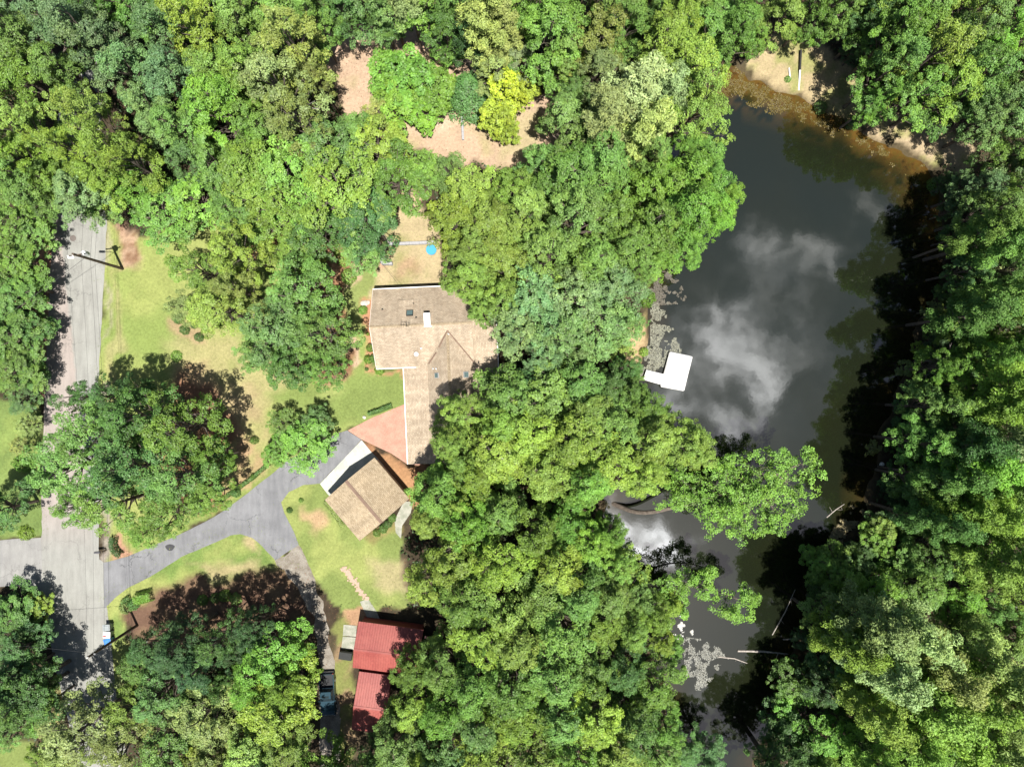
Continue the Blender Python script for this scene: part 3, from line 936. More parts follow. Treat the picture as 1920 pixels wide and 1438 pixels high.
# ------------------------------------------------------------------ garage, sheds
def gable_house(name, label, cat, corners_px, eave, ridge, ridge_ends_px, rmat, wall_mat, ribs=0.0, over=0.35, flip=False, roof_name='roof', split=0.5):
    """corners (picture points at eave height): a-b and d-c are the gable ends' eave corners; ridge from mid a-b to mid d-c"""
    A, B, C_, D = [W3(u, v, eave) for (u, v) in corners_px]
    ctr = (A + B + C_ + D) / 4
    axis_ = ((D - A) + (C_ - B)).normalized()       # along the ridge
    ang = math.atan2(axis_.y, axis_.x)
    root = thing(name, label, cat, (ctr.x, ctr.y, 0), ang)
    Ln = ((D - A).length + (C_ - B).length) / 4
    Wd = ((B - A).length + (C_ - D).length) / 4
    side = 1 if (B - A).dot(Vector((-axis_.y, axis_.x, 0))) > 0 else -1
    yr = (split - 0.5) * 2 * Wd * side              # ridge offset
    r = MB()
    for s in (-1, 1):
        q = [(-Ln, yr, ridge), (Ln, yr, ridge), (Ln, s * Wd, eave), (-Ln, s * Wd, eave)]
        if s > 0:
            q = q
        else:
            q = [q[1], q[0], q[3], q[2]]
        i0 = len(r.f)
        qq = [q[3], q[2], q[1], q[0]] if s > 0 else [q[3], q[2], q[1], q[0]]
        r.slab([q[0], q[3], q[2], q[1]], 0.14)
        r.uv[i0] = [(p[0], p[1] * 1.12) for p in [q[0], q[3], q[2], q[1]]]
    ro = r.build(roof_name, rmat, root)
    cap = MB()
    for s in (-1, 1):
        sl_ = (ridge - eave) / abs(s * Wd - yr)
        q = [(-Ln, yr, ridge + 0.05), (Ln, yr, ridge + 0.05), (Ln, yr + s * 0.2, ridge + 0.05 - 0.2 * sl_), (-Ln, yr + s * 0.2, ridge + 0.05 - 0.2 * sl_)]
        cap.slab([q[0], q[3], q[2], q[1]] if s > 0 else [q[0], q[1], q[2], q[3]], 0.035)
    cap.build('ridge_cap', M_FLASH if rmat is M_SHINGLE2 else rmat, ro)
    if ribs:
        rb = MB()
        n = int(2 * Ln / ribs)
        for k in range(n + 1):
            x = -Ln + 0.03 + k * (2 * Ln - 0.06) / n
            for s in (-1, 1):
                y1_ = s * Wd
                P = [(x - 0.035, yr, ridge + 0.003), (x + 0.035, yr, ridge + 0.003), (x + 0.035, y1_, eave + 0.003), (x - 0.035, y1_, eave + 0.003)]
                P = [Vector(p) for p in P]
                Tt = [p + Vector((0.018 if i in (0, 3) else -0.018, 0, 0.03)) for i, p in enumerate(P)]
                rb.face(Tt if s < 0 else Tt[::-1])
                rb.face([P[0], P[3], Tt[3], Tt[0]])
                rb.face([P[1], P[2], Tt[2], Tt[1]])
        rbo = rb.build('roof_rib', rmat, ro)
        rbo['kind'] = 'stuff'
    w = MB()
    lx, ly, ez = Ln - over, Wd - over, eave - 0.1
    zr = ridge - 0.25
    for sx in (-1, 1):
        q = [(sx * lx, -ly, 0), (sx * lx, ly, 0), (sx * lx, ly, ez), (sx * lx, yr, zr), (sx * lx, -ly, ez)]
        w.face(q if sx > 0 else q[::-1])
    w.face([(-lx, -ly, 0), (lx, -ly, 0), (lx, -ly, ez), (-lx, -ly, ez)])
    w.face([(lx, ly, 0), (-lx, ly, 0), (-lx, ly, ez), (lx, ly, ez)])
    w.build('wall', wall_mat, root)
    return root, ro, Ln, Wd, lx, ly


gar, garoof, gl_, gw_, glx, gly = gable_house('garage', 'square detached garage with tan gabled roof beside its white concrete apron', 'garage',
                                        [(609.6, 938.5), (701.4, 856.4), (764.8, 932.5), (677, 1016)], 2.75, 4.75, None, M_SHINGLE2, M_PLANKWALL)
for yy in (-1.9, 1.9):
    d_ = MB()
    d_.box((-glx - 0.03, yy, 1.1), (0.07, 2.6, 2.2))
    do = d_.build('garage_door', M_WHITE, gar)
    for k in range(4):
        p_ = MB()
        p_.box((-glx - 0.075, yy, 0.3 + k * 0.53), (0.03, 2.5, 0.48))
        p_.build('panel', M_WHITE, do)
sh1, shr, *_ = gable_house('red_shed', 'larger red metal-roofed shed standing above the other', 'shed',
                           [(661, 1251.5), (672.5, 1164.5), (793, 1180.4), (783.5, 1267)], 2.6, 3.5, None, M_RED, M_REDWALL, ribs=0.3, over=0.25, split=0.44)
d_ = MB()
d_.box((-3.7, 0.6, 1.05), (0.08, 1.1, 2.1))
d_.build('door', M_WHITE, sh1)
sh2, *_ = gable_house('red_shed', 'smaller red metal-roofed shed just below the larger one, beside the pickup', 'shed',
                      [(660, 1367.5), (672.5, 1258.5), (733, 1266), (722, 1376)], 2.3, 3.15, None, M_RED, M_REDWALL, ribs=0.3, over=0.2, split=0.44)
# maroon lean-to on the east end of the larger shed
lt = MB()
a = [W3(797, 1192, 2.2), W3(820, 1196, 2.0), W3(812, 1222, 2.0), W3(791, 1219, 2.2)]
lt.slab(a[::-1], 0.06)
lto = lt.build('lean_to', surf('maroon_sheet', (0.11, 0.028, 0.03), 0.5, 0.3), None)
tag(lto, 'dark maroon awning sheet at the right-hand end of the larger red shed', 'awning')
for p in (a[1], a[2]):
    pm = MB()
    pm.tube([(p.x - 0.1, p.y, 0), (p.x - 0.1, p.y, p.z - 0.08)], 0.05, 6)
    pm.build('post', M_POLE, lto)
# two concrete slabs beside the shed
for k, px in enumerate([[(644.5, 1170.5), (669, 1172.5), (668, 1193), (643, 1191)], [(643, 1192.5), (668, 1194.5), (666, 1218), (640, 1215.5)]]):
    s_ = sheet('concrete_slab', px, 0.06, M_CONCRETE_OLD, 0.0, thick=0.2, kind=None)
    tag(s_, ['upper of two pale concrete slabs beside the larger red shed', 'lower of two mossy concrete slabs beside the larger red shed'][k], 'slab', 'concrete slabs by the shed')
# low black slab on four legs
x, y = W(649, 1229, 0.6)
rk = thing('black_rack', 'low black-topped rack at the corner of the larger red shed', 'rack', (x, y, 0), -0.14)
t_ = MB()
t_.slab([(-0.9, -0.5, 0.75), (0.75, -0.5, 0.8), (0.75, 0.5, 1.0), (-0.85, 0.5, 0.95)], 0.5)
t_.build('topslab', M_BLACKSLAB, rk)
for (lx, ly) in ((-0.75, -0.4), (0.65, -0.4), (0.65, 0.4), (-0.75, 0.4)):
    l_ = MB()
    l_.box((lx, ly, 0.2), (0.09, 0.09, 0.4))
    l_.build('leg', M_POLE, rk)
# brick stepping path
bp_ = thing('brick_path', 'crooked path of pinkish pavers leading down the lawn to the red shed', 'path', (*W(670, 1100), 0))
bx, by = W(670, 1100)
pmesh = MB()
pmesh.box((0, 0, 0.02), (0.24, 0.16, 0.07))
pme = pmesh.mesh('paver', M_PAVER)
pl = [(644, 1064), (655, 1078), (666, 1094), (676, 1110), (690, 1124)]
for k in range(210):
    t = random.random() * 3.999
    i = int(t)
    u = pl[i][0] + (pl[i + 1][0] - pl[i][0]) * (t - i)
    v = pl[i][1] + (pl[i + 1][1] - pl[i][1]) * (t - i)
    u += random.gauss(0, 3.0)
    v += random.gauss(0, 2.0)
    x, y = W(u, v)
    o = link(bpy.data.objects.new('paver', pme), bp_)
    o.location = (x - bx, y - by, random.uniform(-0.02, 0.02))
    o.rotation_euler = (random.uniform(-.06, .06), random.uniform(-.06, .06), random.random() * 3.14)

# ------------------------------------------------------------------ dock
D = [W3(1257, 660.6, 0.35), W3(1297.5, 669.5, 0.35), W3(1282, 731.8, 0.35), W3(1240, 724, 0.35)]
dock = thing('dock', 'white square floating dock with a short gangway on the pond', 'dock', ((D[0] + D[2]) / 2))
DC = (D[0] + D[2]) / 2
nb_ = 24
for k in range(nb_):
    t0, t1 = k / nb_ + 0.003, (k + 1) / nb_ - 0.003
    q = [D[0].lerp(D[3], t0), D[0].lerp(D[3], t1), D[1].lerp(D[2], t1), D[1].lerp(D[2], t0)]
    m_ = MB()
    m_.slab([(p - DC) + Vector((0, 0, 0.02 + 0.003 * math.sin(k * 2.3))) for p in q], 0.045)
    m_.build('deck_board', M_DOCK, dock)
fr = MB()
for a_, b_ in ((0, 1), (1, 2), (2, 3), (3, 0)):
    p, q = D[a_] - DC, D[b_] - DC
    fr.tube([p + Vector((0, 0, -0.14)), q + Vector((0, 0, -0.14))], 0.1, 4)
fr.build('dock_frame', M_DOCK, dock)
for p in ((0.15, 0.15), (0.85, 0.15), (0.85, 0.85), (0.15, 0.85)):
    q = D[0].lerp(D[1], p[0]).lerp(D[3].lerp(D[2], p[0]), p[1]) - DC
    m_ = MB()
    m_.lathe((q.x, q.y, -0.95), [(0.28, 0), (0.3, 0.1), (0.3, 0.62), (0.26, 0.7)], 12)
    m_.build('float_drum', M_BINBLUE, dock)
for p in (D[1], D[2], D[3]):
    q = p - DC
    m_ = MB()
    m_.tube([(q.x * 0.97, q.y * 0.97, -1.9), (q.x * 0.97, q.y * 0.97, 0.12)], 0.07, 8)
    m_.build('mooring_post', M_WHITE, dock)
rp = [W3(1212, 693.5, 0.3), W3(1248.5, 702.5, 0.35), W3(1243.5, 722.5, 0.35), W3(1206, 712, 0.3)]
rp = [p - DC for p in rp]
for k in range(12):
    t0, t1 = k / 12 + 0.004, (k + 1) / 12 - 0.004
    m_ = MB()
    m_.slab([rp[0].lerp(rp[1], t0), rp[3].lerp(rp[2], t0), rp[3].lerp(rp[2], t1), rp[0].lerp(rp[1], t1)], 0.04)
    m_.build('gangway_board', M_DOCK, dock)

# ------------------------------------------------------------------ foliage
def unit(a):
    return a / (np.linalg.norm(a, axis=1, keepdims=True) + 1e-9)


def leaf_mesh(name, P, N, L, Wd, tone, hue, mat, rg):
    n = len(P)
    N = unit(N)
    t = unit(np.cross(N, rg.normal(size=(n, 3))))
    b = np.cross(N, t)
    L, Wd = L[:, None], Wd[:, None]
    v = np.stack([P - t * L / 2, P + b * Wd / 2 + N * L * 0.10 - t * L * 0.05, P + t * L / 2, P - b * Wd / 2 + N * L * 0.10 + t * L * 0.08], 1).reshape(-1, 3)
    me = np_mesh(name, v, np.arange(4 * n).reshape(-1, 4), mat)
    for nm, a in (('tone', tone), ('hue', hue)):
        at = me.attributes.new(nm, 'FLOAT', 'FACE')
        at.data.foreach_set('value', a.astype(np.float32))
    return me


def sphere_dirs(n, rg, zmin=-1.0):
    d = unit(rg.normal(size=(int(n * 3) + 8, 3)))
    d = d[d[:, 2] > zmin]
    return d[:n]


def clump_leaves(C, D, rc, per, leaf, rg, flat=0.62, upw=0.9, narrow=0.62, out=0.3, base=None):
    """leaf positions for clumps centred on C, facing D"""
    P, N, L, Wd, T, Hh = [], [], [], [], [], []
    for ci, (c, d, r) in enumerate(zip(C, D, rc)):
        n = max(6, int(per * r * r))
        dd = unit(rg.normal(size=(n, 3)))
        rad = r * (0.45 + 0.6 * rg.random(n) ** 0.6)
        p = dd * rad[:, None] * np.array([1, 1, flat])
        keep = (dd[:, 2] > -0.45)
        ct, chh = rg.normal(1.0, 0.10), rg.random() ** 2 * 0.5
        if base is not None:
            ct, chh = ct * base[ci][0], chh + base[ci][1]
        p, dd = p[keep], dd[keep]
        m = len(p)
        P.append(c + p)
        N.append(dd * 0.45 + d * out + np.array([0, 0, upw]) + rg.normal(size=(m, 3)) * 0.33)
        s = leaf * rg.uniform(0.65, 1.35, m)
        L.append(s)
        Wd.append(s * rg.uniform(narrow * 0.75, narrow * 1.25, m))
        T.append(np.clip(rg.normal(ct, 0.16, m), 0.55, 1.5))
        Hh.append(np.clip(rg.normal(chh, 0.15, m), 0, 1))
    return [np.concatenate(a) for a in (P, N, L, Wd, T, Hh)]


def lobe_crown(lobes, rg, kcl=2.6, rc=(0.5, 0.95), per=75, leaf=0.36, zmin=-0.35, flat=0.62, limb_from=None, mat=None, fill=0.12, narrow=0.62, name='crown', upw=0.9):
    C, D, RC, TB = [], [], [], []
    for (lx, ly, lz, lr, lf) in lobes:
        lt = (rg.normal(1.0, 0.13), rg.random() ** 2 * 0.5)
        n = max(4, int(kcl * lr * lr))
        d = sphere_dirs(n, rg, zmin)
        rr = lr * rg.uniform(0.66, 1.04, len(d))
        C.append(np.array([lx, ly, lz]) + d * rr[:, None] * np.array([1, 1, lf]))
        D.append(d)
        RC.append(rg.uniform(rc[0], rc[1], len(d)))
        TB += [lt] * len(d)
    C, D, RC, TB = np.concatenate(C), np.concatenate(D), np.concatenate(RC), np.array(TB)
    # leave out clumps that are buried inside another lobe
    keep = np.ones(len(C), bool)
    for (lx, ly, lz, lr, lf) in lobes:
        q = (C - np.array([lx, ly, lz])) / np.array([lr, lr, lr * lf])
        keep &= ~((np.linalg.norm(q, axis=1) < 0.55) & (rg.random(len(C)) > fill))
    C, D, RC, TB = C[keep], D[keep], RC[keep], TB[keep]
    a = clump_leaves(C, D, RC, per, leaf, rg, flat, narrow=narrow, upw=upw, base=TB)
    me = leaf_mesh(name, *a, mat or M_LEAF, rg)
    return me, C, RC


def limb_mesh(base_r, top, lobes, C, rg, twigs=0.3, name='trunk', bark=None, lean=(0, 0), fork=0.45):
    mb = MB()
    x0 = 0.0
    zt = top
    px, py = lean
    pts = [(0, 0, -0.3), (px * 0.15 + rg.normal() * 0.1, py * 0.15 + rg.normal() * 0.1, zt * 0.3), (px * 0.5, py * 0.5, zt * 0.62), (px, py, zt)]
    mb.tube(pts, [base_r * 1.25, base_r, base_r * 0.7, base_r * 0.22], 8)

    def along(f):
        k = min(2, int(f * 3))
        t = f * 3 - k
        return Vector(pts[k]).lerp(Vector(pts[k + 1]), t)
    for (lx, ly, lz, lr, lf) in lobes:
        f = min(0.95, max(fork, (lz - 2.2) / max(zt, 1)))
        a = along(f * 0.92)
        b = Vector((lx, ly, lz))
        m = a.lerp(b, 0.5) + Vector((rg.normal() * 0.3, rg.normal() * 0.3, 0.35))
        rr = base_r * 0.42
        mb.tube([a, m, b], [rr, rr * 0.7, rr * 0.35], 5, cap=False)
        c3 = np.array([lx, ly, lz])
        idx = np.where(np.linalg.norm(C - c3, axis=1) < lr * 1.2)[0]
        rg.shuffle(idx)
        for i in idx[:int(len(idx) * twigs)]:
            e = Vector(C[i])
            mm = b.lerp(e, 0.55) + Vector((rg.normal() * 0.12, rg.normal() * 0.12, rg.normal() * 0.12))
            mb.tube([b, mm, e], [rr * 0.28, rr * 0.2, rr * 0.07], 3, cap=False)
    return mb.mesh(name, bark or M_BARK, merge=False)


class Proto:
    def __init__(s, crown, trunk, R_, H_, hc):
        s.crown, s.trunk, s.R, s.H, s.hc = crown, trunk, R_, H_, hc


def broadleaf(seed, R_=5.0, H_=16.0, nl=18, lobe=(0.17, 0.35), leaf=0.215, kcl=8.0, per=290, rc=(0.30, 0.62), flat=0.75, twigs=0.12, base=5.5, narrow=0.62, zmin=-0.3, drop=0.78, rough=1.9):
    """dome of boughs on a sunflower spiral, each bough a cluster of leafy puffs with gaps between"""
    rg = np.random.default_rng(seed)
    lobes = []
    ex, ph = rg.uniform(0.06, 0.2), rg.random() * 6.283
    for k in range(nl):
        a = k * 2.39996 + rg.normal() * 0.25 + seed
        f = math.sqrt((k + 0.4) / nl)
        rad = R_ * 0.84 * f * rg.uniform(0.86, 1.12) * (1 + ex * math.cos(2 * a + ph) + ex * 0.7 * math.cos(3 * a - ph))
        lr = R_ * rg.uniform(*lobe)
        z = base + (H_ - base) * (0.93 - drop * f ** 1.7) - lr * flat * 0.6 + rg.normal() * 0.55 * rough
        lobes.append((rad * math.cos(a), rad * math.sin(a), z, lr, flat))
    for k in range(int(nl * 0.5)):
        a = rg.random() * 6.283
        f = rg.uniform(0.45, 0.85)
        lobes.append((R_ * f * math.cos(a), R_ * f * math.sin(a), base + (H_ - base) * rg.uniform(0.02, 0.3), R_ * lobe[0] * 1.1, flat))
    me, C, RC = lobe_crown(lobes, rg, kcl, rc, per, leaf, flat=0.62, narrow=narrow, zmin=zmin)
    tr = limb_mesh(0.034 * R_ + 0.1, H_ * 0.82, lobes, C, rg, twigs)
    return Proto(me, tr, R_, H_, base + (H_ - base) * 0.6)


def pine(seed, R_=4.2, H_=19.0, base=7.0):
    rg = np.random.default_rng(seed)
    C, D, RC = [], [], []
    mb = MB()
    lean = (rg.normal() * 0.5, rg.normal() * 0.5)
    mb.tube([(0, 0, -0.3), (lean[0] * 0.3, lean[1] * 0.3, H_ * 0.4), (lean[0] * 0.7, lean[1] * 0.7, H_ * 0.75), (lean[0], lean[1], H_)], [0.30, 0.24, 0.15, 0.04], 8)
    nb = 34
    for k in range(nb):
        f = k / (nb - 1)
        z = base + (H_ - base) * f
        a = k * 2.4 + rg.normal() * 0.4
        Lb = R_ * (1 - 0.75 * f ** 1.6) * rg.uniform(0.65, 1.08) * (0.8 if f < 0.15 else 1)
        st = Vector((lean[0] * z / H_, lean[1] * z / H_, z))
        en = st + Vector((math.cos(a) * Lb, math.sin(a) * Lb, Lb * rg.uniform(0.08, 0.38)))
        mid = st.lerp(en, 0.5) + Vector((0, 0, -0.15))
        mb.tube([st, mid, en], [0.075, 0.055, 0.02], 4, cap=False)
        for q in range(int(3 + Lb * 1.9)):
            t = rg.uniform(0.35, 1.05)
            p = st.lerp(en, t) + Vector((rg.normal() * 0.42, rg.normal() * 0.42, 0.1 + rg.uniform(0, 0.4))) * (0.5 + 0.5 * t)
            C.append(p[:])
            d = Vector((math.cos(a), math.sin(a), 0.7)).normalized()
            D.append(d[:])
            RC.append(rg.uniform(0.45, 0.80))
            if q % 2 == 0:
                mb.tube([mid.lerp(en, max(0, 2 * t - 1)), p], [0.022, 0.01], 3, cap=False)
    C, D, RC = np.array(C), np.array(D), np.array(RC)
    P, N, L, Wd, T, Hh = clump_leaves(C, D, RC, 190, 0.36, rg, 0.75, narrow=0.30, out=0.2, upw=0.7)
    # needles radiate from the tuft centre instead of lying on its surface
    N = N + rg.normal(size=N.shape) * 0.3
    me = leaf_mesh('crown', P, N, L, Wd, T, Hh, M_NEEDLE, rg)
    return Proto(me, mb.mesh('trunk', M_BARK, merge=False), R_, H_, base + (H_ - base) * 0.55)


def shrub(seed, R_=1.0, H_=1.2, leaf=0.15, n=900, boxy=False):
    rg = np.random.default_rng(seed)
    d = sphere_dirs(n, rg, -0.15)
    bump = 1 + 0.12 * np.sin(d[:, 0] * 5 + seed) * np.cos(d[:, 1] * 6)
    r = (0.78 + 0.24 * rg.random(len(d))) * bump
    P = d * r[:, None] * np.array([R_, R_, H_ * 0.9])
    P[:, 2] += 0.08
    N = d + rg.normal(size=d.shape) * 0.4 + np.array([0, 0, 0.25])
    s = leaf * rg.uniform(0.7, 1.3, len(d))
    me = leaf_mesh('foliage', P, N, s, s * 0.65, np.clip(rg.normal(1, 0.15, len(d)), .6, 1.5), np.clip(rg.normal(0.25, 0.2, len(d)), 0, 1), M_LEAF, rg)
    mb = MB()
    for k in range(5):
        a = k * 1.26
        mb.tube([(0, 0, -0.05), (math.cos(a) * R_ * 0.3, math.sin(a) * R_ * 0.3, H_ * 0.4), (math.cos(a) * R_ * 0.55, math.sin(a) * R_ * 0.55, H_ * 0.7)], [0.04, 0.03, 0.012], 4, cap=False)
    return Proto(me, mb.mesh('stem', M_BARK, merge=False), R_, H_, H_ * 0.5)


def conical(seed, R_=2.2, H_=9.0):
    rg = np.random.default_rng(seed)
    C, D = [], []
    for k in range(330):
        f = rg.random() ** 1.3
        a = rg.random() * 6.283
        r = R_ * (1 - f) ** 0.75 * rg.uniform(0.8, 1.05)
        C.append((r * math.cos(a), r * math.sin(a), 0.6 + f * (H_ - 0.8)))
        D.append((math.cos(a), math.sin(a), 0.5))
    C, D = np.array(C), unit(np.array(D))
    a = clump_leaves(C, D, rg.uniform(0.3, 0.5, len(C)), 170, 0.2, rg, 0.8, narrow=0.5)
    me = leaf_mesh('crown', *a, M_LEAF, rg)
    mb = MB()
    mb.tube([(0, 0, -0.2), (0, 0, H_ * 0.9)], [0.16, 0.03], 7)
    return Proto(me, mb.mesh('trunk', M_BARK, merge=False), R_, H_, H_ * 0.55)


PROTO = {
    'B': [broadleaf(100 + k, nl=16 + k % 3 * 2) for k in range(7)],
    'F': [broadleaf(200 + k, nl=24, leaf=0.22, kcl=10.0, per=260, rc=(0.28, 0.52), lobe=(0.17, 0.29), drop=0.5) for k in range(5)],
    'O': [broadleaf(300 + k, nl=17, leaf=0.215, kcl=8.5, per=290, rc=(0.30, 0.60), lobe=(0.18, 0.29), flat=0.65, twigs=0.25, drop=0.55, rough=1.6) for k in range(5)],
    'P': [pine(400 + k) for k in range(4)],
    'L': [broadleaf(500, R_=5.0, H_=9.0, nl=16, leaf=0.36, per=120, kcl=5.5, rc=(0.4, 0.75), lobe=(0.24, 0.34), flat=0.6, base=3.5, narrow=0.8, drop=0.5),
          broadleaf(501, R_=5.0, H_=9.0, nl=14, leaf=0.33, per=130, kcl=5.5, rc=(0.4, 0.75), lobe=(0.24, 0.34), flat=0.6, base=3.5, narrow=0.8, drop=0.5)],
    'S': [shrub(600 + k) for k in range(3)],
    'C': [conical(700)],
}
TREECOL = {
    'g': (0.128, 0.242, 0.046), 'y': (0.180, 0.294, 0.048), 'l': (0.302, 0.393, 0.043), 'd': (0.082, 0.173, 0.043),
    'b': (0.132, 0.239, 0.082), 'o': (0.192, 0.253, 0.073), 'p': (0.228, 0.302, 0.112), 'v': (0.135, 0.280, 0.043), 'n': (0.050, 0.112, 0.036),  # the darkest green also puts shade into some crowns
}
WORD = {'g': 'mid-green', 'y': 'yellow-green', 'l': 'lime-yellow', 'd': 'dark green', 'b': 'blue-green', 'o': 'olive-green', 'p': 'pale grey-green', 'v': 'vivid green', 'n': 'deep green'}
KINDW = {'B': 'broadleaf tree', 'F': 'dense-leaved tree', 'O': 'open-crowned tree', 'P': 'pine', 'L': 'low large-leaved tree', 'S': 'shrub', 'C': 'conical evergreen'}
COUNTER = {}
TREES = []


def place(kind, u, v, r, h, col, region, jitter=True, name=None):
    """a tree whose crown shows at picture point (u, v) with radius r px; h = its height in metres"""
    k = COUNTER.get(kind, 0)
    COUNTER[kind] = k + 1
    pr = PROTO[kind][k % len(PROTO[kind])]
    rg = np.random.default_rng(int(abs(u * 31 + v * 17 + 5000)))
    sz = h / pr.H
    hc = pr.hc * sz
    x, y = W(u, v, hc)
    sxy = r * (CAM_H - hc) / FPX / pr.R
    if kind == 'B':
        sxy *= rg.uniform(0.86, 1.04)
        sz *= rg.uniform(0.90, 1.08)
    nm = name or {'P': 'pine_tree', 'S': 'shrub', 'C': 'conical_evergreen', 'O': 'open_crowned_tree', 'F': 'dense_leaved_tree', 'L': 'large_leaved_tree'}.get(kind, 'broadleaf_tree')
    root = thing(nm, None, 'shrub' if kind == 'S' else 'tree', (x, y, 0), rg.random() * 6.283, None, (sxy * rg.uniform(.94, 1.06), sxy * rg.uniform(.94, 1.06), sz))
    c = TREECOL[col]
    f = rg.uniform(0.78, 1.20)
    cc = (c[0] * f * rg.uniform(.88, 1.10), c[1] * f, c[2] * f * rg.uniform(.85, 1.35), 1)
    cr = link(bpy.data.objects.new('foliage' if kind == 'S' else 'crown', pr.crown), root)
    cr.color = cc
    tr = link(bpy.data.objects.new('stem' if kind == 'S' else 'trunk', pr.trunk), root)
    if kind == 'P':
        cr.color = (cc[0] * 1.25, cc[1] * 1.25, cc[2] * 1.1, 1)
    TREES.append(dict(o=root, kind=kind, col=col, region=region, u=u, v=v, r=r, x=x, y=y, R=sxy * pr.R, h=h))
    return root


def plant(region, text):
    for it in text.replace('\n', ';').split(';'):
        w = it.split()
        if len(w) >= 6:
            place(w[0], float(w[1]), float(w[2]), float(w[3]), float(w[4]), w[5], region)


# kind  u  v  r  height  colour
plant('above the end of the road', '''
B 20 55 78 19 g; B 85 30 68 20 b; B 150 55 72 21 b; B 218 115 74 19 b; B 285 45 74 20 b; B 262 185 60 17 b
B 25 135 66 17 g; B 105 125 62 17 g; B 150 215 60 21 y; B 215 285 56 20 y; B 120 275 50 19 y; B 170 320 54 17 y; B 62 255 46 14 g; B 130 345 40 13 b; F 185 368 42 9 g; O 28 235 56 19 y; B 35 330 60 15 g; B 90 330 50 12 g
F 150 362 58 13 b; B 330 235 66 17 g; B 350 300 52 13 d; F 300 395 72 9 v; F 365 372 62 9 v; F 245 345 52 11 v; O 22 290 50 17 y; F 75 372 36 8 d; B 320 135 60 19 b''')
plant('left of the sandy clearing', '''
B 360 45 78 19 y; B 385 120 72 18 g; B 450 40 74 18 g; B 400 205 76 17 v; B 455 135 66 18 g; O 545 75 70 21 o; O 520 160 78 21 o
O 550 215 66 20 o; B 475 235 62 16 g; B 470 320 80 15 g; F 545 330 85 15 g; F 620 285 76 14 d; O 588 142 34 15 o; B 632 2 54 16 d
B 660 235 50 12 g; F 410 305 60 13 g; B 580 20 60 18 g''')
plant('between front yard and sandy clearing', '''
F 640 360 92 16 g; F 590 430 66 13 d; F 690 415 66 14 d; F 530 395 70 13 g; F 710 275 66 12 y; O 480 360 62 13 y; F 740 330 62 13 g; F 440 395 52 11 g
F 680 470 44 8 g; F 545 475 42 9 g; O 450 430 46 11 g''')
plant('along the road\'s left edge', '''
F 25 420 60 7 g; F 30 490 58 7 g; F 55 450 40 6 g; F 25 560 58 7 d; F 55 540 40 6 g; F 28 630 58 7 d; F 58 620 36 6 d; F 25 695 54 7 g; F 50 700 36 5 d; F 70 395 34 5 g; F -30 500 60 7 g; F -30 640 60 7 g
F 40 750 32 5 d; F 48 795 26 4 o; F 36 838 22 4 o''')
plant('in the front yard', '''
O 440 470 62 15 y; O 365 505 58 14 y; O 400 580 62 15 y; O 340 575 36 12 o; O 435 540 46 14 o
F 560 545 76 15 g; F 515 620 72 15 d; F 600 625 62 15 g; F 540 685 52 13 d; F 605 690 46 12 g; F 480 660 46 12 g
F 568 832 58 6 v; F 530 800 34 5 g; F 515 850 32 5 v; F 590 790 34 5 d''')
plant('beside the driveway mouth', '''
O 250 780 70 18 d; O 330 800 72 18 g; O 160 810 76 17 g; O 110 880 72 16 g; O 235 880 82 18 d; O 340 890 72 17 g; O 195 950 64 15 g
O 310 960 58 14 g; O 395 860 40 14 g; O 150 745 38 15 d; O 215 740 40 16 d; O 135 950 40 14 g; O 270 1000 36 12 g; O 385 930 44 13 g''')
plant('below the side street', '''
B 20 1155 58 6 d; B 50 1190 40 5 d; B 20 1225 56 10 d; B 40 1295 64 12 d; B 20 1330 62 14 d; B 66 1335 38 10 d; B -30 1180 60 8 d; O 70 1135 28 4 y; F 18 1370 40 10 g; B -35 965 56 13 d; F 66 1365 20 3 v; B -10 1290 50 14 d''')
plant('below the bins, beside the road', '''
O 150 1370 78 14 o; O 225 1400 66 14 o; O 235 1335 52 12 y; O 120 1420 50 12 o; O 90 1410 40 10 y; O 300 1300 60 13 d; O 310 1400 70 14 g; O 260 1250 42 12 d; O 318 1235 44 14 n
O 385 1340 70 14 o; O 330 1210 46 15 n; O 405 1205 46 15 d; O 272 1215 40 13 d; O 470 1188 40 15 n; O 370 1255 46 15 n; B 500 1240 80 16 v; B 528 1290 54 16 y; B 505 1340 78 16 y; B 465 1295 54 15 v; B 460 1410 74 15 y; B 528 1400 56 15 y; B 390 1420 56 13 o; B 445 1225 36 12 n; B 415 1290 36 12 d''')  # dark and deep greens here paint the shaded gap into the crowns
plant('round the sandy clearing', '''
L 765 145 62 8 v; L 725 130 44 7 v; L 815 165 46 7 v; L 740 190 48 7 v; L 790 200 40 6 v; C 876 170 44 8 d; L 950 165 44 9 l; L 935 210 36 8 l; L 985 165 28 7 l; L 950 240 26 6 l
O 930 130 50 10 p; O 970 110 42 10 p; F 840 92 32 4 v; F 1050 130 34 7 v; B 715 22 42 13 d; P 757 -30 56 21 p; P 905 25 60 20 p; P 945 60 40 17 p; B 830 30 62 15 d; B 880 80 40 12 n; F 705 215 36 6 o''')
plant('between clearing and upper pond', '''
B 1035 55 76 18 g; B 1060 100 52 15 g; B 1130 60 70 18 o; B 1120 120 56 16 o; B 1175 35 60 18 g; P 1190 170 74 20 p; P 1150 210 60 19 p; P 1210 240 62 19 p; P 1250 185 52 18 p
O 1250 80 66 20 y; O 1290 130 76 21 y; O 1310 200 70 20 y; O 1270 40 52 18 y; B 1340 40 60 17 g; B 1385 50 50 16 g; B 1400 20 50 16 g; B 1420 78 28 8 g; B 1480 15 50 13 y; B 1535 5 48 14 g; B 1240 20 50 17 g; B 1080 160 40 12 d; F 1590 15 40 12 g''')
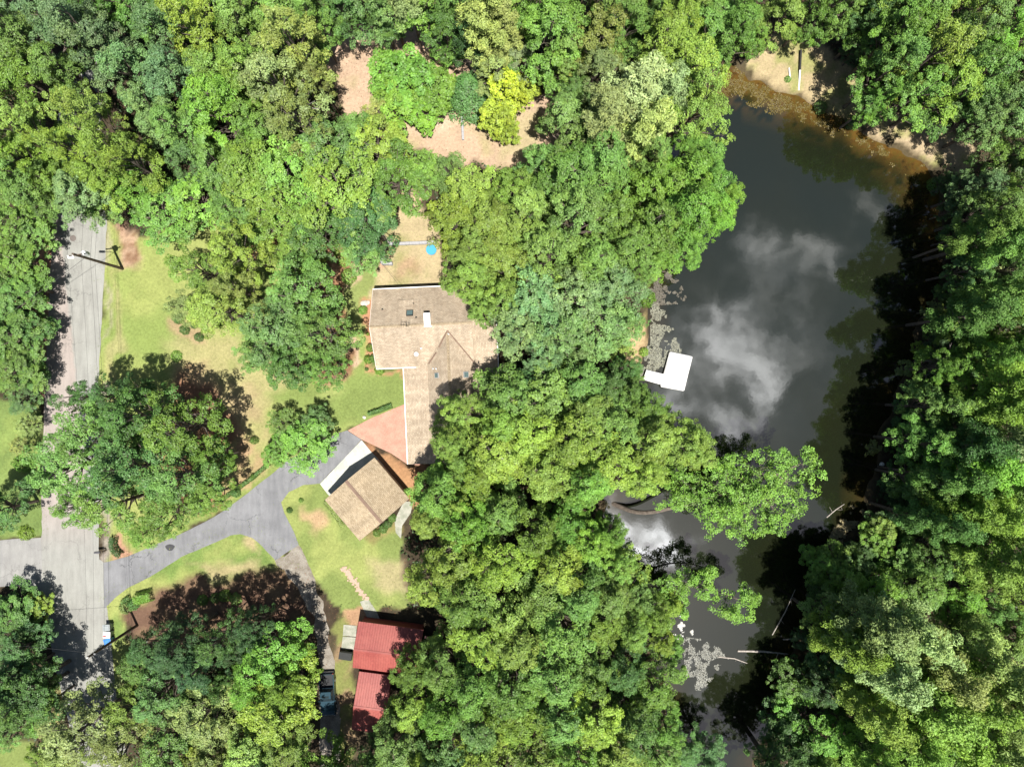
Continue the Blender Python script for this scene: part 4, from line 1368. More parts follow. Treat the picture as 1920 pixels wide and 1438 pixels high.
plant('between house and upper pond', '''
B 1060 230 62 15 g; B 1018 308 58 15 g; B 1060 330 78 17 g; B 962 358 64 16 y; B 875 366 68 17 y; B 850 410 66 16 y; B 915 420 76 17 y; F 795 318 40 11 g; F 842 326 40 12 g
B 985 400 66 16 y; B 1080 410 78 18 g; B 1130 320 72 17 g; B 1150 400 66 17 g; B 1180 460 66 17 g; B 1030 470 72 17 g; B 940 490 74 17 y; B 880 520 56 16 y; B 890 470 56 16 y; B 1110 490 66 17 v
B 1240 340 74 18 v; B 1300 330 66 18 v; B 1345 345 62 17 v; B 1370 370 36 15 v; B 1290 400 70 18 v; B 1335 400 50 16 v; B 1240 420 66 17 g; B 1290 465 52 15 v; B 1240 480 46 14 v; B 1330 285 50 15 v; B 1290 275 46 16 g; B 1220 300 46 16 g
F 1000 570 76 15 b; F 1070 560 76 15 b; F 1050 630 68 14 b; F 970 610 60 14 b; F 1120 600 72 14 b; F 1150 540 66 14 b; F 1020 670 42 12 b; F 1175 610 44 11 g; F 1110 645 40 11 b; F 1190 510 36 12 g; B 945 560 50 15 y; F 905 580 34 12 g; F 1165 660 26 5 y''')
plant('below the white dock', '''
B 950 740 66 14 g; B 1020 745 72 16 g; B 1090 720 66 15 g; B 1150 730 54 13 d; B 1110 775 64 16 y; B 940 790 62 15 y; B 860 775 52 17 y; B 840 822 44 16 y; B 1000 810 74 17 y; B 1070 830 74 17 y
B 1160 800 66 16 g; B 1215 770 50 13 g; B 1225 830 66 16 y; B 1290 830 54 14 y; B 1310 855 36 12 y; B 930 850 66 16 y; B 870 870 44 13 y; B 1150 870 72 16 y; B 1030 890 68 16 y; B 1100 910 60 15 g; B 1210 895 56 14 y; B 985 720 40 12 d; B 1180 690 30 10 d; B 1190 740 40 12 g''')
plant('between red sheds and pond', '''
B 830 925 66 16 v; B 890 900 54 15 y; B 800 975 48 15 y; B 870 985 72 17 v; B 940 960 62 15 g; B 850 1050 76 18 y; B 925 1060 72 18 y; B 1000 1000 66 16 g; B 1060 990 56 15 v; B 1050 1060 72 17 y; B 1110 1020 52 15 v; B 1150 1000 40 13 v
B 800 1100 58 16 y; B 870 1130 72 18 y; B 945 1140 76 18 y; B 1020 1130 72 18 g; B 1090 1110 64 17 g; B 1160 1070 48 14 v; B 1150 1120 56 15 g; B 900 1195 72 18 y; B 980 1200 72 18 y; B 1060 1190 76 18 g; B 1130 1180 66 17 y; B 1190 1190 52 14 g; B 1235 1160 42 12 y; B 1262 1135 30 9 y; B 1262 1225 30 8 v; B 1205 1130 40 12 g
B 830 1250 62 16 g; B 770 1265 50 14 g; B 890 1280 72 18 v; B 960 1290 72 18 g; B 1040 1270 76 18 g; B 1110 1260 70 18 g; B 1175 1260 56 15 d; B 1240 1210 36 9 y; B 1230 1300 60 15 g; B 770 1330 60 15 y; B 830 1350 66 17 v; B 750 1400 60 15 g; B 900 1360 70 17 d; B 820 1420 66 16 d; B 900 1430 70 17 y; B 975 1370 70 17 y
B 1050 1350 70 17 g; B 1120 1350 72 18 y; B 1190 1350 60 15 d; B 1250 1365 48 14 v; B 1000 1430 70 16 y; B 1080 1430 66 16 g; B 1160 1420 66 16 y; B 1230 1420 60 14 g; B 1290 1410 40 10 d; B 1330 1430 44 9 d; B 700 1430 44 9 d; B 660 1500 62 18 d; B 600 1510 60 17 d; B 735 1490 60 17 g; B 865 940 40 13 y''')
plant('in the upper right corner', '''
B 1695 50 66 18 g; B 1740 30 70 19 g; B 1765 92 72 20 y; B 1690 112 64 18 g; B 1738 165 64 18 v; B 1802 150 66 19 y; B 1830 60 74 19 g; B 1850 140 72 19 g; B 1900 60 60 19 v; B 1908 200 58 18 b; B 1855 205 48 16 b; B 1650 182 42 13 v; F 1612 92 30 6 n; B 1650 25 46 15 d;  B 1950 140 60 19 g''')
plant('right of the upper pond', '''
B 1895 290 46 11 d; B 1850 345 42 14 b; B 1885 385 52 17 g; B 1900 345 34 16 g; P 1890 440 56 21 g; P 1850 440 40 19 g; B 1905 500 46 17 g; B 1840 500 40 14 d;  B 1810 440 34 9 d; B 1805 545 38 6 d; P 1870 560 46 19 g; P 1835 590 52 19 d; B 1910 580 40 17 y; B 1930 430 40 18 g; P 1910 655 50 19 y''')
plant('right of the lower pond', '''
P 1895 720 56 22 y; P 1860 670 40 20 g; P 1850 760 50 20 g; P 1895 775 50 22 y; B 1745 800 56 6 d; B 1790 760 46 7 d; P 1800 830 54 20 n; B 1705 830 40 4 d; P 1880 840 56 21 p; P 1835 880 56 20 v; B 1735 890 50 6 d; B 1695 920 42 4 n; P 1900 920 50 21 g; P 1780 905 46 20 d; P 1800 960 52 20 g; P 1850 960 56 21 y; B 1705 985 44 6 v; P 1760 985 46 20 d; P 1910 1000 50 22 y
B 1650 1020 40 7 v; B 1700 1060 42 10 g; P 1855 1040 60 22 y; B 1790 1050 54 13 g; P 1900 1090 52 22 y; B 1620 1060 40 9 d; B 1590 1085 52 9 v; B 1650 1105 52 10 v; B 1540 1055 34 7 v; B 1740 1110 54 12 g; B 1815 1120 56 14 v; B 1880 1150 48 15 g''')
plant('in the lower right corner', '''
B 1575 1160 54 12 g; P 1590 1200 56 20 y; P 1640 1180 62 22 p; P 1700 1190 66 23 p; P 1755 1240 66 23 p; P 1660 1255 66 23 p; P 1720 1310 70 23 y; P 1800 1290 66 23 y; P 1860 1240 62 22 p; P 1870 1310 62 22 p; P 1630 1320 56 21 y; P 1790 1370 66 22 y; P 1860 1390 62 21 p; P 1700 1390 62 21 g
B 1575 1240 50 11 d; B 1490 1290 50 7 g; B 1545 1300 46 11 n; B 1475 1355 46 6 d; B 1540 1380 60 12 v; B 1610 1390 52 12 d; B 1500 1420 56 12 d; B 1440 1430 36 8 d; B 1560 1430 50 11 g; B 1830 1170 46 14 g; B 1900 1210 50 14 g; B 1905 1350 46 14 d; P 1640 1430 56 20 y; P 1740 1440 60 20 p; P 1910 1430 50 20 d''')
plant('behind the right waterline', '''F 1876 364 22 8 d; F 1933 372 38 11 v; F 1869 420 41 10 y; F 1907 416 49 9 y; F 1900 481 35 11 d; F 1917 460 52 9 g; F 1848 542 45 6 d; F 1941 540 44 13 v; F 1820 613 40 6 g; F 1895 599 39 13 y; F 1803 682 25 11 g; F 1849 663 52 9 g; F 1776 749 32 8 g; F 1826 747 48 11 d; F 1720 804 47 6 d; F 1831 800 44 13 d; F 1728 861 27 5 g; F 1763 875 46 9 d; F 1713 901 29 6 v; F 1801 913 45 13 d; F 1701 969 24 10 n; F 1775 978 48 11 g; F 1644 1027 38 5 d; F 1759 1040 42 13 g; F 1649 1072 36 6 n; F 1725 1098 47 13 g; F 1596 1150 35 6 g; F 1678 1157 43 11 g; F 1572 1204 45 6 g; F 1625 1199 44 9 v; F 1600 1276 47 11 g; F 1636 1266 44 13 g; B 1770 765 52 16 g; B 1752 835 54 17 v; B 1748 905 50 16 g; B 1785 690 44 15 v; F 1775 612 34 7 y; F 1752 582 20 5 o; F 1655 1000 34 6 y; F 1560 1075 40 7 v; F 1600 1060 40 7 y''')
plant('at the right waterline', '''F 1779 345 28 5 n; F 1784 395 21 6 n; F 1823 445 18 6 d; F 1824 500 35 5 d; F 1794 545 32 5 n;  F 1761 640 23 5 n; F 1771 680 28 4 n; F 1756 725 25 5 n;    F 1677 905 21 4 d;  F 1658 990 33 4 d; F 1593 1040 28 4 n; F 1545 1110 32 4 d;  F 1507 1200 24 4 n; F 1488 1245 17 4 d;
F 1825 370 23 7 d; F 1830 470 29 8 n;  F 1822 620 35 8 n;  F 1786 735 25 7 n; O 1762 590 22 5 y; O 1700 690 20 3 o; O 1725 655 16 3 y; O 1640 840 16 3 o''')
plant('cut by the top edge', '''B -6 -16 58 15 b; B 79 -23 57 16 d; B 151 -25 64 16 v; B 209 -22 62 15 v; B 298 -22 64 16 g; B 359 -23 67 15 v; B 441 -24 68 19 g; B 499 -21 71 17 g; B 583 -23 56 17 d; B 660 -23 72 16 b; B 723 -21 65 18 b; B 787 -21 65 17 v; B 855 -16 57 18 g; B 934 -18 71 17 g; B 1019 -20 58 18 g; B 1090 -22 70 17 g; B 1153 -15 66 19 g; B 1224 -17 57 16 y; B 1310 -20 63 15 y; B 1363 -23 70 15 g; B 1585 -24 58 17 g; B 1667 -24 56 17 y; B 1728 -18 69 19 g; B 1792 -23 62 18 y; B 1866 -22 68 19 g; B 1944 -20 56 17 g; ''')
plant('cut by the right edge', '''B 1965 30 60 18 g; B 1965 104 60 18 g; B 1965 178 60 18 g; B 1965 252 60 18 g; B 1964 326 63 16 b; B 1961 400 60 17 g; B 1956 474 54 16 p; B 1960 548 63 17 d; B 1956 622 62 19 d; B 1962 696 59 16 g; B 1971 770 58 19 p; B 1961 844 61 17 g; B 1969 918 60 19 g; B 1962 992 60 19 g; B 1975 1066 60 17 b; B 1961 1140 54 16 y; B 1963 1214 57 17 g; B 1968 1288 58 17 y; B 1956 1362 59 16 d; B 1965 1436 60 18 g''')
plant('cut by the left edge', '''B -44 20 61 18 g; B -32 90 57 16 y; B -36 160 64 18 y; B -32 230 62 16 y; B -35 300 60 18 g''')
plant('cut by the bottom edge', '''B 300 1477 64 15 g; B 374 1481 63 15 y; B 448 1470 56 17 d; B 522 1484 65 17 v; B 596 1475 66 14 g; B 800 1474 54 18 y; B 872 1472 60 17 g; B 944 1486 54 15 g; B 1016 1488 59 18 v; B 1088 1485 61 14 g; B 1160 1470 65 18 g; B 1480 1484 62 16 d; B 1554 1473 54 16 g; B 1628 1485 54 16 y; B 1702 1471 55 18 v; B 1776 1481 57 16 v; B 1850 1476 66 17 v; B 1924 1472 55 14 d''')
# garden shrubs
plant('in beds left of the house', '''S 644 487 13 1.3 y; S 653 518 16 1.4 y; S 630 474 7 0.9 y; S 602 486 9 0.9 y; S 680 581 9 1.0 v; S 694 652 9 1.2 g; S 690 674 9 1.1 v; S 699 672 8 1.1 g; S 687 692 4 0.6 d; S 711 694 10 1.2 v; S 689 626 4 0.7 y''')
plant('on the front lawn', '''S 333 597 11 1.3 d; S 344 618 10 1.2 d; S 371 632 9 1.2 d; S 362 610 7 0.8 d; S 627 793 6 1.2 d; S 475 826 8 1.6 v; S 474 893 6 0.9 g; S 440 924 10 1.2 d; S 330 668 12 0.6 g''')
plant('on the lawn below the garage', '''S 542 957 6 0.7 d; S 564 938 5 0.5 g; S 718 992 9 0.9 g; S 727 983 8 0.9 d; S 735 972 8 0.9 g; S 706 1000 8 0.8 g''')
plant('beside the road', '''S 40 868 20 1.8 v; S 46 1000 15 0.9 y; S 234 1140 13 1.0 o; S 248 1134 12 1.1 d; S 60 1362 12 1.0 v; S 90 1385 12 1.0 d; S 420 1118 12 0.9 g; S 440 1124 12 0.9 g; S 402 1122 10 0.8 d; S 378 1126 11 0.9 g''')
plant('at the pond\'s edge', '''S 1215 560 16 1.2 v; S 1208 660 9 0.7 y; S 1755 345 14 1.2 v; S 1540 200 12 0.8 d; S 1478 148 7 0.5 v; S 1600 228 14 1.3 n''')


def words_ord(k, n, axis):
    first, last = ('uppermost', 'lowest') if axis == 'v' else ('leftmost', 'rightmost')
    side = 'from the top' if axis == 'v' else 'from the left'
    nums = ['', '', 'second', 'third', 'fourth', 'fifth', 'sixth', 'seventh', 'eighth', 'ninth', 'tenth', 'eleventh', 'twelfth', 'thirteenth', 'fourteenth', 'fifteenth', 'sixteenth', 'seventeenth', 'eighteenth', 'nineteenth', 'twentieth']
    if k == 0:
        return first
    if k == n - 1:
        return last
    return nums[k + 1] + ' ' + side + ','


def label_trees():
    def sizew(t):
        if t['kind'] == 'S':
            return 'tiny' if t['r'] <= 7 else 'rounded'
        return 'broad' if t['r'] >= 68 else ('slim' if t['r'] <= 44 else 'medium')
    groups = {}
    for t in TREES:
        key = (sizew(t), t['col'], t['kind'], t['region'])
        groups.setdefault(key, []).append(t)
    for (sw, col, kind, region), L in groups.items():
        base = f"{WORD[col]} {KINDW[kind]} {region}"
        du = max(t['u'] for t in L) - min(t['u'] for t in L)
        dv = max(t['v'] for t in L) - min(t['v'] for t in L)
        ax = 'v' if dv >= du else 'u'
        L.sort(key=lambda t: t[ax])
        for k, t in enumerate(L):
            if len(L) == 1:
                lab = f"{sw} {base}"
            else:
                lab = f"{words_ord(k, len(L), ax)} {sw} {base}"
            t['o']['label'] = lab
            if kind == 'S':
                t['o']['group'] = 'shrubs ' + region
            else:
                t['o']['group'] = ('pines ' if kind == 'P' else 'trees ') + region


label_trees()


# trees that lean out over the water from the left bank
def leaning(name, label, base_px, limb, lobes_px, col, seed, leaf=0.36, r0=0.28):
    rg = np.random.default_rng(seed)
    bx, by = W(*base_px)
    root = thing(name, label, 'tree', (bx, by, 0), 0, 'trees leaning out over the pond')
    L = []
    for (u, v, h, r) in lobes_px:
        x, y = W(u, v, h)
        L.append((x - bx, y - by, h, r * (CAM_H - h) / FPX, 0.6))
    SUB = []
    for (lx, ly, lz, lr, lf) in L:
        for q in range(13):
            a = rg.random() * 6.283
            f = rg.random() ** 0.6
            SUB.append((lx + lr * f * math.cos(a) * 1.1, ly + lr * f * math.sin(a) * 1.1, lz + rg.normal() * 1.3, lr * rg.uniform(0.22, 0.46), 0.7))
    me, C, RC = lobe_crown(SUB, rg, 9.0, (0.22, 0.46), 280, 0.19, zmin=-0.5, upw=0.7)
    cr = link(bpy.data.objects.new('crown', me), root)
    cr.color = (*TREECOL[col], 1)
    mb = MB()
    pts = [Vector((0, 0, -0.6))] + [W3(*p) - Vector((bx, by, 0)) for p in limb]
    for _ in range(2):
        q = [pts[0]]
        for a_, b_ in zip(pts[:-1], pts[1:]):
            q += [a_.lerp(b_, 0.25), a_.lerp(b_, 0.75)]
        pts = q + [pts[-1]]
    n = len(pts)
    mb.tube(pts, [r0 * (1.2 - 0.95 * k / (n - 1)) for k in range(n)], 8)
    for l in L:
        b_ = Vector(l[:3])
        a_ = min(pts[1:], key=lambda p: (p - b_).length)
        mb.tube([a_, a_.lerp(b_, 0.5) + Vector((0, 0, 0.2)), b_], [r0 * 0.35, r0 * 0.25, r0 * 0.12], 5, cap=False)
        idx = np.where(np.linalg.norm(C - np.array(l[:3]), axis=1) < l[3] * 1.2)[0]
        for i in idx[::9]:
            mb.tube([b_, Vector(C[i])], [r0 * 0.1, 0.015], 3, cap=False)
    link(bpy.data.objects.new('trunk', mb.mesh('trunk', M_BARK, merge=False)), root)
    return root


leaning('leaning_tree', 'large tree leaning far out over the pond right of the sun glint', (1150, 945),
        [(1200, 965, 2.5), (1270, 950, 5.0), (1350, 925, 7.5), (1430, 900, 9), (1500, 870, 10)],
        [(1285, 905, 6.5, 34), (1320, 945, 7.5, 40), (1360, 925, 8.5, 44), (1400, 910, 9, 44), (1400, 955, 8.5, 44), (1450, 930, 9.5, 44), (1250, 930, 6, 30), (1300, 925, 7, 30), (1345, 900, 8.5, 36), (1375, 950, 8, 40), (1340, 975, 7.5, 32), (1420, 880, 9.5, 40), (1425, 930, 9, 44), (1455, 965, 9, 32), (1475, 905, 10, 38), (1505, 870, 10.5, 26), (1390, 990, 8, 24), (1440, 985, 9, 20), (1460, 860, 10, 24)], 'v', 41)
leaning('leaning_tree', 'thin tree reaching over the narrow south arm of the pond in tufts', (1190, 1110),
        [(1215, 1105, 2.5), (1270, 1095, 4.5), (1340, 1105, 6), (1400, 1130, 7)],
        [(1240, 1100, 5, 22), (1265, 1115, 5.5, 22), (1285, 1090, 6, 18), (1320, 1095, 6.5, 20), (1330, 1080, 6.5, 14), (1355, 1140, 7, 22), (1385, 1135, 7.5, 26), (1400, 1115, 7.5, 18), (1280, 1140, 5.5, 10)], 'v', 42, r0=0.16)
leaning('leaning_tree', 'low bright tree spilling over the water below the sun glint', (1150, 1040),
        [(1165, 1050, 3), (1185, 1065, 5), (1200, 1090, 6)],
        [(1165, 1035, 6, 26), (1180, 1062, 6, 28), (1195, 1092, 6, 26), (1150, 1075, 6, 26)], 'y', 43, r0=0.14)


# hedges: clipped rows, each one plant body
def hedge(px, width, height, col, label, leaf=0.13, dens=420, name='hedge'):
    P = [Vector((*W(u, v), 0)) for (u, v) in px]
    rg = np.random.default_rng(int(px[0][0]))
    c0 = P[0].lerp(P[-1], 0.5)
    pos, nor = [], []
    stem = MB()
    for a, b_ in zip(P[:-1], P[1:]):
        d = (b_ - a)
        ln = d.length
        n = int(ln * dens * (width + 2 * height) / 2)
        nrm = Vector((-d.y, d.x, 0)).normalized()
        for k in range(n):
            t = rg.random()
            q = rg.random() * (width + 2 * height)
            if q < width:
                off, z, nn = q - width / 2, height, Vector((0, 0, 1))
            elif q < width + height:
                off, z, nn = width / 2, q - width, nrm
            else:
                off, z, nn = -width / 2, q - width - height, -nrm
            rnd = 1 - 0.35 * (z / height) ** 3
            p = a + d * t + nrm * off * rnd + Vector((rg.normal(), rg.normal(), rg.normal())) * 0.05
            pos.append((p.x - c0.x, p.y - c0.y, max(0.03, z + rg.normal() * 0.05)))
            nor.append((nn.x, nn.y, nn.z + 0.2))
        for k in range(max(1, int(ln / 0.5))):
            p = a.lerp(b_, (k + 0.5) / max(1, int(ln / 0.5))) - c0
            stem.tube([(p.x, p.y, -0.05), (p.x, p.y, height * 0.8)], [0.04, 0.02], 4)
    pos, nor = np.array(pos), np.array(nor) + rg.normal(size=(len(pos), 3)) * 0.4
    n = len(pos)
    s = leaf * rg.uniform(0.7, 1.3, n)
    me = leaf_mesh('foliage', pos, nor, s, s * 0.65, np.clip(rg.normal(1, .15, n), .6, 1.5), np.clip(rg.normal(.2, .2, n), 0, 1), M_LEAF, rg)
    root = thing(name, label, 'hedge', c0)
    o = link(bpy.data.objects.new('foliage', me), root)
    o.color = (*TREECOL[col], 1)
    stem.build('stem', M_BARK, root)


hedge([(259, 1121), (289, 1113)], 1.35, 1.3, 'v', 'bright green clipped hedge at the mouth of the driveway')
hedge([(217, 1005), (215, 1016), (217, 1027), (223, 1034), (230, 1040)], 0.75, 0.9, 'n', 'dark curved clipped hedge beside the mailbox')
hedge([(405, 945), (440, 920), (475, 895), (506, 868)], 0.45, 0.5, 'd', 'long low hedge following the upper edge of the driveway')
hedge([(691, 776), (712, 769), (735, 760)], 0.5, 0.75, 'd', 'short dark hedge along the top edge of the pink patio')
hedge([(613, 938), (630, 960), (645, 985)], 0.8, 0.7, 'o', 'olive hedge under the lower left eave of the garage')
hedge([(232, 1128), (246, 1118)], 0.6, 0.6, 'd', 'small dark hedge stub left of the bright green hedge')

# ------------------------------------------------------------------ ground cover: one mass each
def scatter(name, n, test, hrange, leaf, colr, seed, mat=M_LEAF, box=(-68, 68, -52, 52), upw=1.0, clumpy=0.0, huem=0.2, zoff=0.0, narrow=0.6):
    rg = np.random.default_rng(seed)
    x, y = rg.uniform(box[0], box[1], n), rg.uniform(box[2], box[3], n)
    k = test(x, y)
    if clumpy:
        k &= (fbm(x * 0.5, y * 0.5, 3, seed) > clumpy)
    x, y = x[k], y[k]
    hm = fbm(x * 0.35, y * 0.35, 3, seed + 1)
    z = zoff + hrange[0] + (hrange[1] - hrange[0]) * rg.random(len(x)) * np.clip((hm - 0.25) * 2, 0, 1)
    m = len(x)
    N = rg.normal(size=(m, 3)) * 0.55 + np.array([0, 0, upw])
    s = leaf * rg.uniform(0.6, 1.4, m)
    me = leaf_mesh(name, np.stack([x, y, z], 1), N, s, s * narrow, np.clip(rg.normal(1, .2, m), .5, 1.6), np.clip(rg.normal(huem, .2, m), 0, 1), mat, rg)
    o = link(bpy.data.objects.new(name, me))
    o.color = (*colr, 1)
    o['kind'] = 'stuff'
    return o


def sample_grid(arr, x, y):
    i = np.clip(np.searchsorted(gx, x) - 1, 0, NX - 1)
    j = np.clip(np.searchsorted(gy, y) - 1, 0, NY - 1)
    return arr[j * NX + i]


PAVE = [wp([(60, 60), (230, 60), (202, 400), (202, 1000), (270, 1600), (150, 1600), (70, 1110), (-200, 1105), (-200, 1005), (74, 1005)]),
        wp([(505, 1050), (560, 1012), (640, 1140), (850, 1140), (850, 1300), (760, 1400), (645, 1600), (585, 1600), (590, 1250), (540, 1100)]),
        wp([(690, 530), (950, 530), (950, 890), (690, 890)]),
        wp([(190, 1052), (240, 1040), (330, 1002), (420, 950), (507, 888), (560, 850), (645, 800), (700, 780), (780, 750), (800, 880), (790, 940), (770, 1000), (735, 1020), (690, 1030), (640, 1000), (600, 912), (540, 925), (565, 1022), (517, 1054), (451, 1004), (400, 1022), (280, 1086), (196, 1145)])]


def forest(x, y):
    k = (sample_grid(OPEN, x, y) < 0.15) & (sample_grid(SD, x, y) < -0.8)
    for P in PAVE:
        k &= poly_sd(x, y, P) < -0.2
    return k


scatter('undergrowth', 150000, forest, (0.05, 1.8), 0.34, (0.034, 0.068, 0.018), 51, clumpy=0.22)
scatter('grass', 150000, lambda x, y: (sample_grid(GRASSW, x, y) > 0.45 * np.random.default_rng(1).random(len(x)) + 0.2), (0.02, 0.12), 0.13, (0.165, 0.215, 0.055), 52, narrow=0.3, huem=0.4)
scatter('leaf_litter', 40000, lambda x, y: (sample_grid(SD, x, y) < -1) & (sample_grid(GRASSW, x, y) < 0.3) & (poly_sd(x, y, PAVE[0]) < 0) & (poly_sd(x, y, PAVE[2]) < 0) & (poly_sd(x, y, PAVE[3]) < 0), (0.02, 0.05), 0.14, (0.16, 0.085, 0.05), 53, huem=0.4)
# floating weeds
wz0 = WZ + 0.012
def weeds(px_poly, thr, seed):
    P = wp(px_poly)
    def t(x, y):
        sd = poly_sd(x, y, P)
        return (sample_grid(SD, x, y) > 0.1) & (sd > -0.6) & (fbm(x * 1.3, y * 1.3, 5, seed) + np.clip(sd, -1, 1) * 0.10 > thr + 0.22 * np.random.default_rng(seed).random(len(x)))
    return t
bx0 = (14, 62, -40, 42)
scatter('floating_weeds', 24000, weeds([(1215, 560), (1245, 570), (1256, 620), (1274, 645), (1266, 668), (1240, 684), (1215, 708), (1200, 702), (1208, 640)], 0.38, 61), (0.0, 0.03), 0.085, (0.215, 0.22, 0.17), 61, box=(15.5, 22, -1, 11.5), upw=4, zoff=wz0, huem=0.05, narrow=0.8)
scatter('floating_weeds', 22000, weeds([(1225, 500), (1262, 515), (1280, 560), (1250, 562), (1218, 565)], 0.46, 62), (0.0, 0.05), 0.10, (0.10, 0.09, 0.07), 62, box=(16, 25, 9, 15), upw=3, zoff=wz0, huem=0.05, narrow=0.8)
scatter('floating_weeds', 17000, weeds([(1290, 1205), (1330, 1210), (1360, 1212), (1350, 1240), (1330, 1270), (1312, 1290), (1296, 1270)], 0.42, 63), (0.0, 0.04), 0.085, (0.25, 0.255, 0.23), 63, box=(21, 30, -39, -31), upw=4, zoff=wz0, huem=0.0, narrow=0.8)  # weed mat, paled to carry the sun glint on it
scatter('floating_weeds', 16000, weeds([(1264, 1170), (1290, 1160), (1292, 1190), (1270, 1200)], 0.40, 64), (0.0, 0.04), 0.15, (0.42, 0.42, 0.41), 64, box=(19.5, 24, -33, -29), upw=4, zoff=wz0, huem=0.0, narrow=0.8)  # weed mat whose near-white colour is partly painted sun glint
scatter('floating_weeds', 30000, weeds([(1560, 1020), (1590, 960), (1625, 950), (1640, 970), (1600, 1030), (1575, 1050)], 0.44, 65), (0.0, 0.3), 0.2, (0.26, 0.23, 0.13), 65, box=(38, 47, -22, -13), upw=2, zoff=wz0, huem=0.2, narrow=0.7)
scatter('pond_algae', 90000, weeds([(1352, 118), (1440, 155), (1500, 180), (1560, 212), (1640, 252), (1742, 312), (1755, 380), (1720, 340), (1660, 290), (1590, 262), (1560, 245), (1480, 205), (1440, 205), (1390, 178), (1352, 180)], 0.47, 66), (0.0, 0.06), 0.14, (0.105, 0.082, 0.018), 66, box=(24, 56, 20, 42), upw=3, zoff=wz0, huem=0.15, narrow=0.75)

# ------------------------------------------------------------------ utility poles and lines
def at_h(base, h):
    """picture point of the ground base -> world point at height h above it"""
    x, y = W(*base)
    return Vector((x, y, h))


P1, P2 = W3(230, 504), W3(257.5, 1172)
p1 = thing('utility_pole', 'tall utility pole with transformer and street lamp leaning over the upper road', 'utility pole', P1, 0, 'utility poles along the road')
m_ = MB()
m_.tube([(0, 0, -0.3), (0, 0, 10.25)], [0.19, 0.13], 10)
m_.build('pole', M_POLE, p1)
m_ = MB()
m_.box((0, 0, 9.6), (1.9, 0.11, 0.13), R(8))
ca_ = m_.build('crossarm', M_POLE, p1)
for x in (-0.85, -0.3, 0.85):
    m_ = MB()
    m_.lathe((x, x * 0.14, 9.66), [(0.05, 0), (0.09, 0.05), (0.05, 0.09), (0.08, 0.14), (0.03, 0.2)], 8)
    m_.build('insulator', M_WHITE, ca_)
m_ = MB()
m_.lathe((0.1, 0.46, 7.55), [(0.0, 0), (0.27, 0.0), (0.29, 0.05), (0.29, 0.85), (0.25, 0.95), (0.1, 1.0), (0.0, 1.0)], 16)
tr_ = m_.build('transformer', surf('light_grey_paint', (0.62, 0.64, 0.65), 0.45, 0.4, var=0.05), p1)
m_ = MB()
for a in (-0.09, 0.12):
    m_.tube([(0.1 + a, 0.46, 8.5), (0.1 + a, 0.46, 8.78)], [0.05, 0.03], 6)
m_.build('bushing', M_WHITE, tr_)
m_ = MB()
m_.box((0.3, 0.34, 8.15), (0.28, 0.1, 0.1))
m_.box((0.05, 0.22, 7.9), (0.1, 0.3, 0.5))
m_.build('bracket', M_STEEL, p1)
m_ = MB()
m_.tube([(0, 0, 7.5), (-0.5, 0.0, 7.8), (-1.35, 0.02, 7.95)], 0.035, 6)
la = m_.build('lamp_arm', M_STEEL, p1)
m_ = MB()
m_.box((-1.62, 0.02, 7.95), (0.72, 0.28, 0.14))
m_.box((-1.85, 0.02, 7.9), (0.3, 0.2, 0.16))
m_.build('lamp_head', M_WHITE, la, bevel=0.04)
p2 = thing('utility_pole', 'bare wooden utility pole leaning over the road beside the wheeled bins', 'utility pole', P2, 0, 'utility poles along the road')
m_ = MB()
m_.tube([(0, 0, -0.3), (0, 0, 10.5)], [0.19, 0.13], 10)
m_.build('pole', M_POLE, p2)
m_ = MB()
m_.lathe((0, 0, 10.5), [(0.05, 0), (0.09, 0.05), (0.05, 0.1), (0.08, 0.15), (0.03, 0.22)], 8)
m_.build('insulator', M_WHITE, p2)
m_ = MB()
m_.box((0.12, 0.02, 9.55), (0.45, 0.12, 0.12))
m_.lathe((0.3, 0.02, 9.6), [(0.05, 0), (0.08, 0.05), (0.03, 0.15)], 8)
m_.build('bracket', M_STEEL, p2)


def wire(a, b, sag, label, r=0.016, group='overhead lines along the road', name='power_line'):
    a, b = Vector(a), Vector(b)
    m_ = MB()
    n = 18
    pts = []
    for k in range(n + 1):
        t = k / n
        p = a.lerp(b, t)
        p.z -= sag * 4 * t * (1 - t)
        pts.append(p)
    m_.tube(pts, r, 4)
    o = m_.build(name, M_WIRE)
    return tag(o, label, 'power line', group)


north, south = Vector((P1.x + 1.5, P1.y + 48, 0)), Vector((P2.x + 3, P2.y - 42, 0))
for k, (dx, h1, h2, nm) in enumerate([(-0.85, 9.85, 10.6, 'highest overhead wire, on the road side of the upper utility pole'), (0.0, 8.7, 9.4, 'second highest overhead wire strung between the two utility poles'),
                                     (0.05, 7.0, 7.3, 'third highest overhead wire between the two utility poles'), (0.1, 6.2, 6.3, 'lowest cable between the two utility poles')]):
    a, b_ = P1 + Vector((dx, 0, h1)), P2 + Vector((0, 0, h2))
    r = 0.011 if k < 2 else 0.014
    wire(a, b_, 0.7, nm, r)
    wire(P1 + Vector((dx, 0, h1)), north + Vector((dx, 0, h1)), 0.7, nm.replace('strung between the two utility poles', 'running up from the lamp pole').replace('between the two utility poles', 'running up from the lamp pole').replace('on the road side of the upper utility pole', 'running up from the lamp pole'), r)
    wire(P2 + Vector((0, 0, h2)), south + Vector((0, 0, h2)), 0.7, nm.replace('strung between the two utility poles', 'running down past the bins').replace('between the two utility poles', 'running down past the bins').replace('on the road side of the upper utility pole', 'running down past the bins'), r)
wire(P1 + Vector((0, 0, 7.9)), W3(-140, 690, 4.5), 0.6, 'service wire from the lamp pole across the road to the left trees', 0.02)
wire(P2 + Vector((0, 0, 9.4)), W3(-160, 1200, 5.0), 0.6, 'service wire crossing the road from the lower utility pole', 0.016)
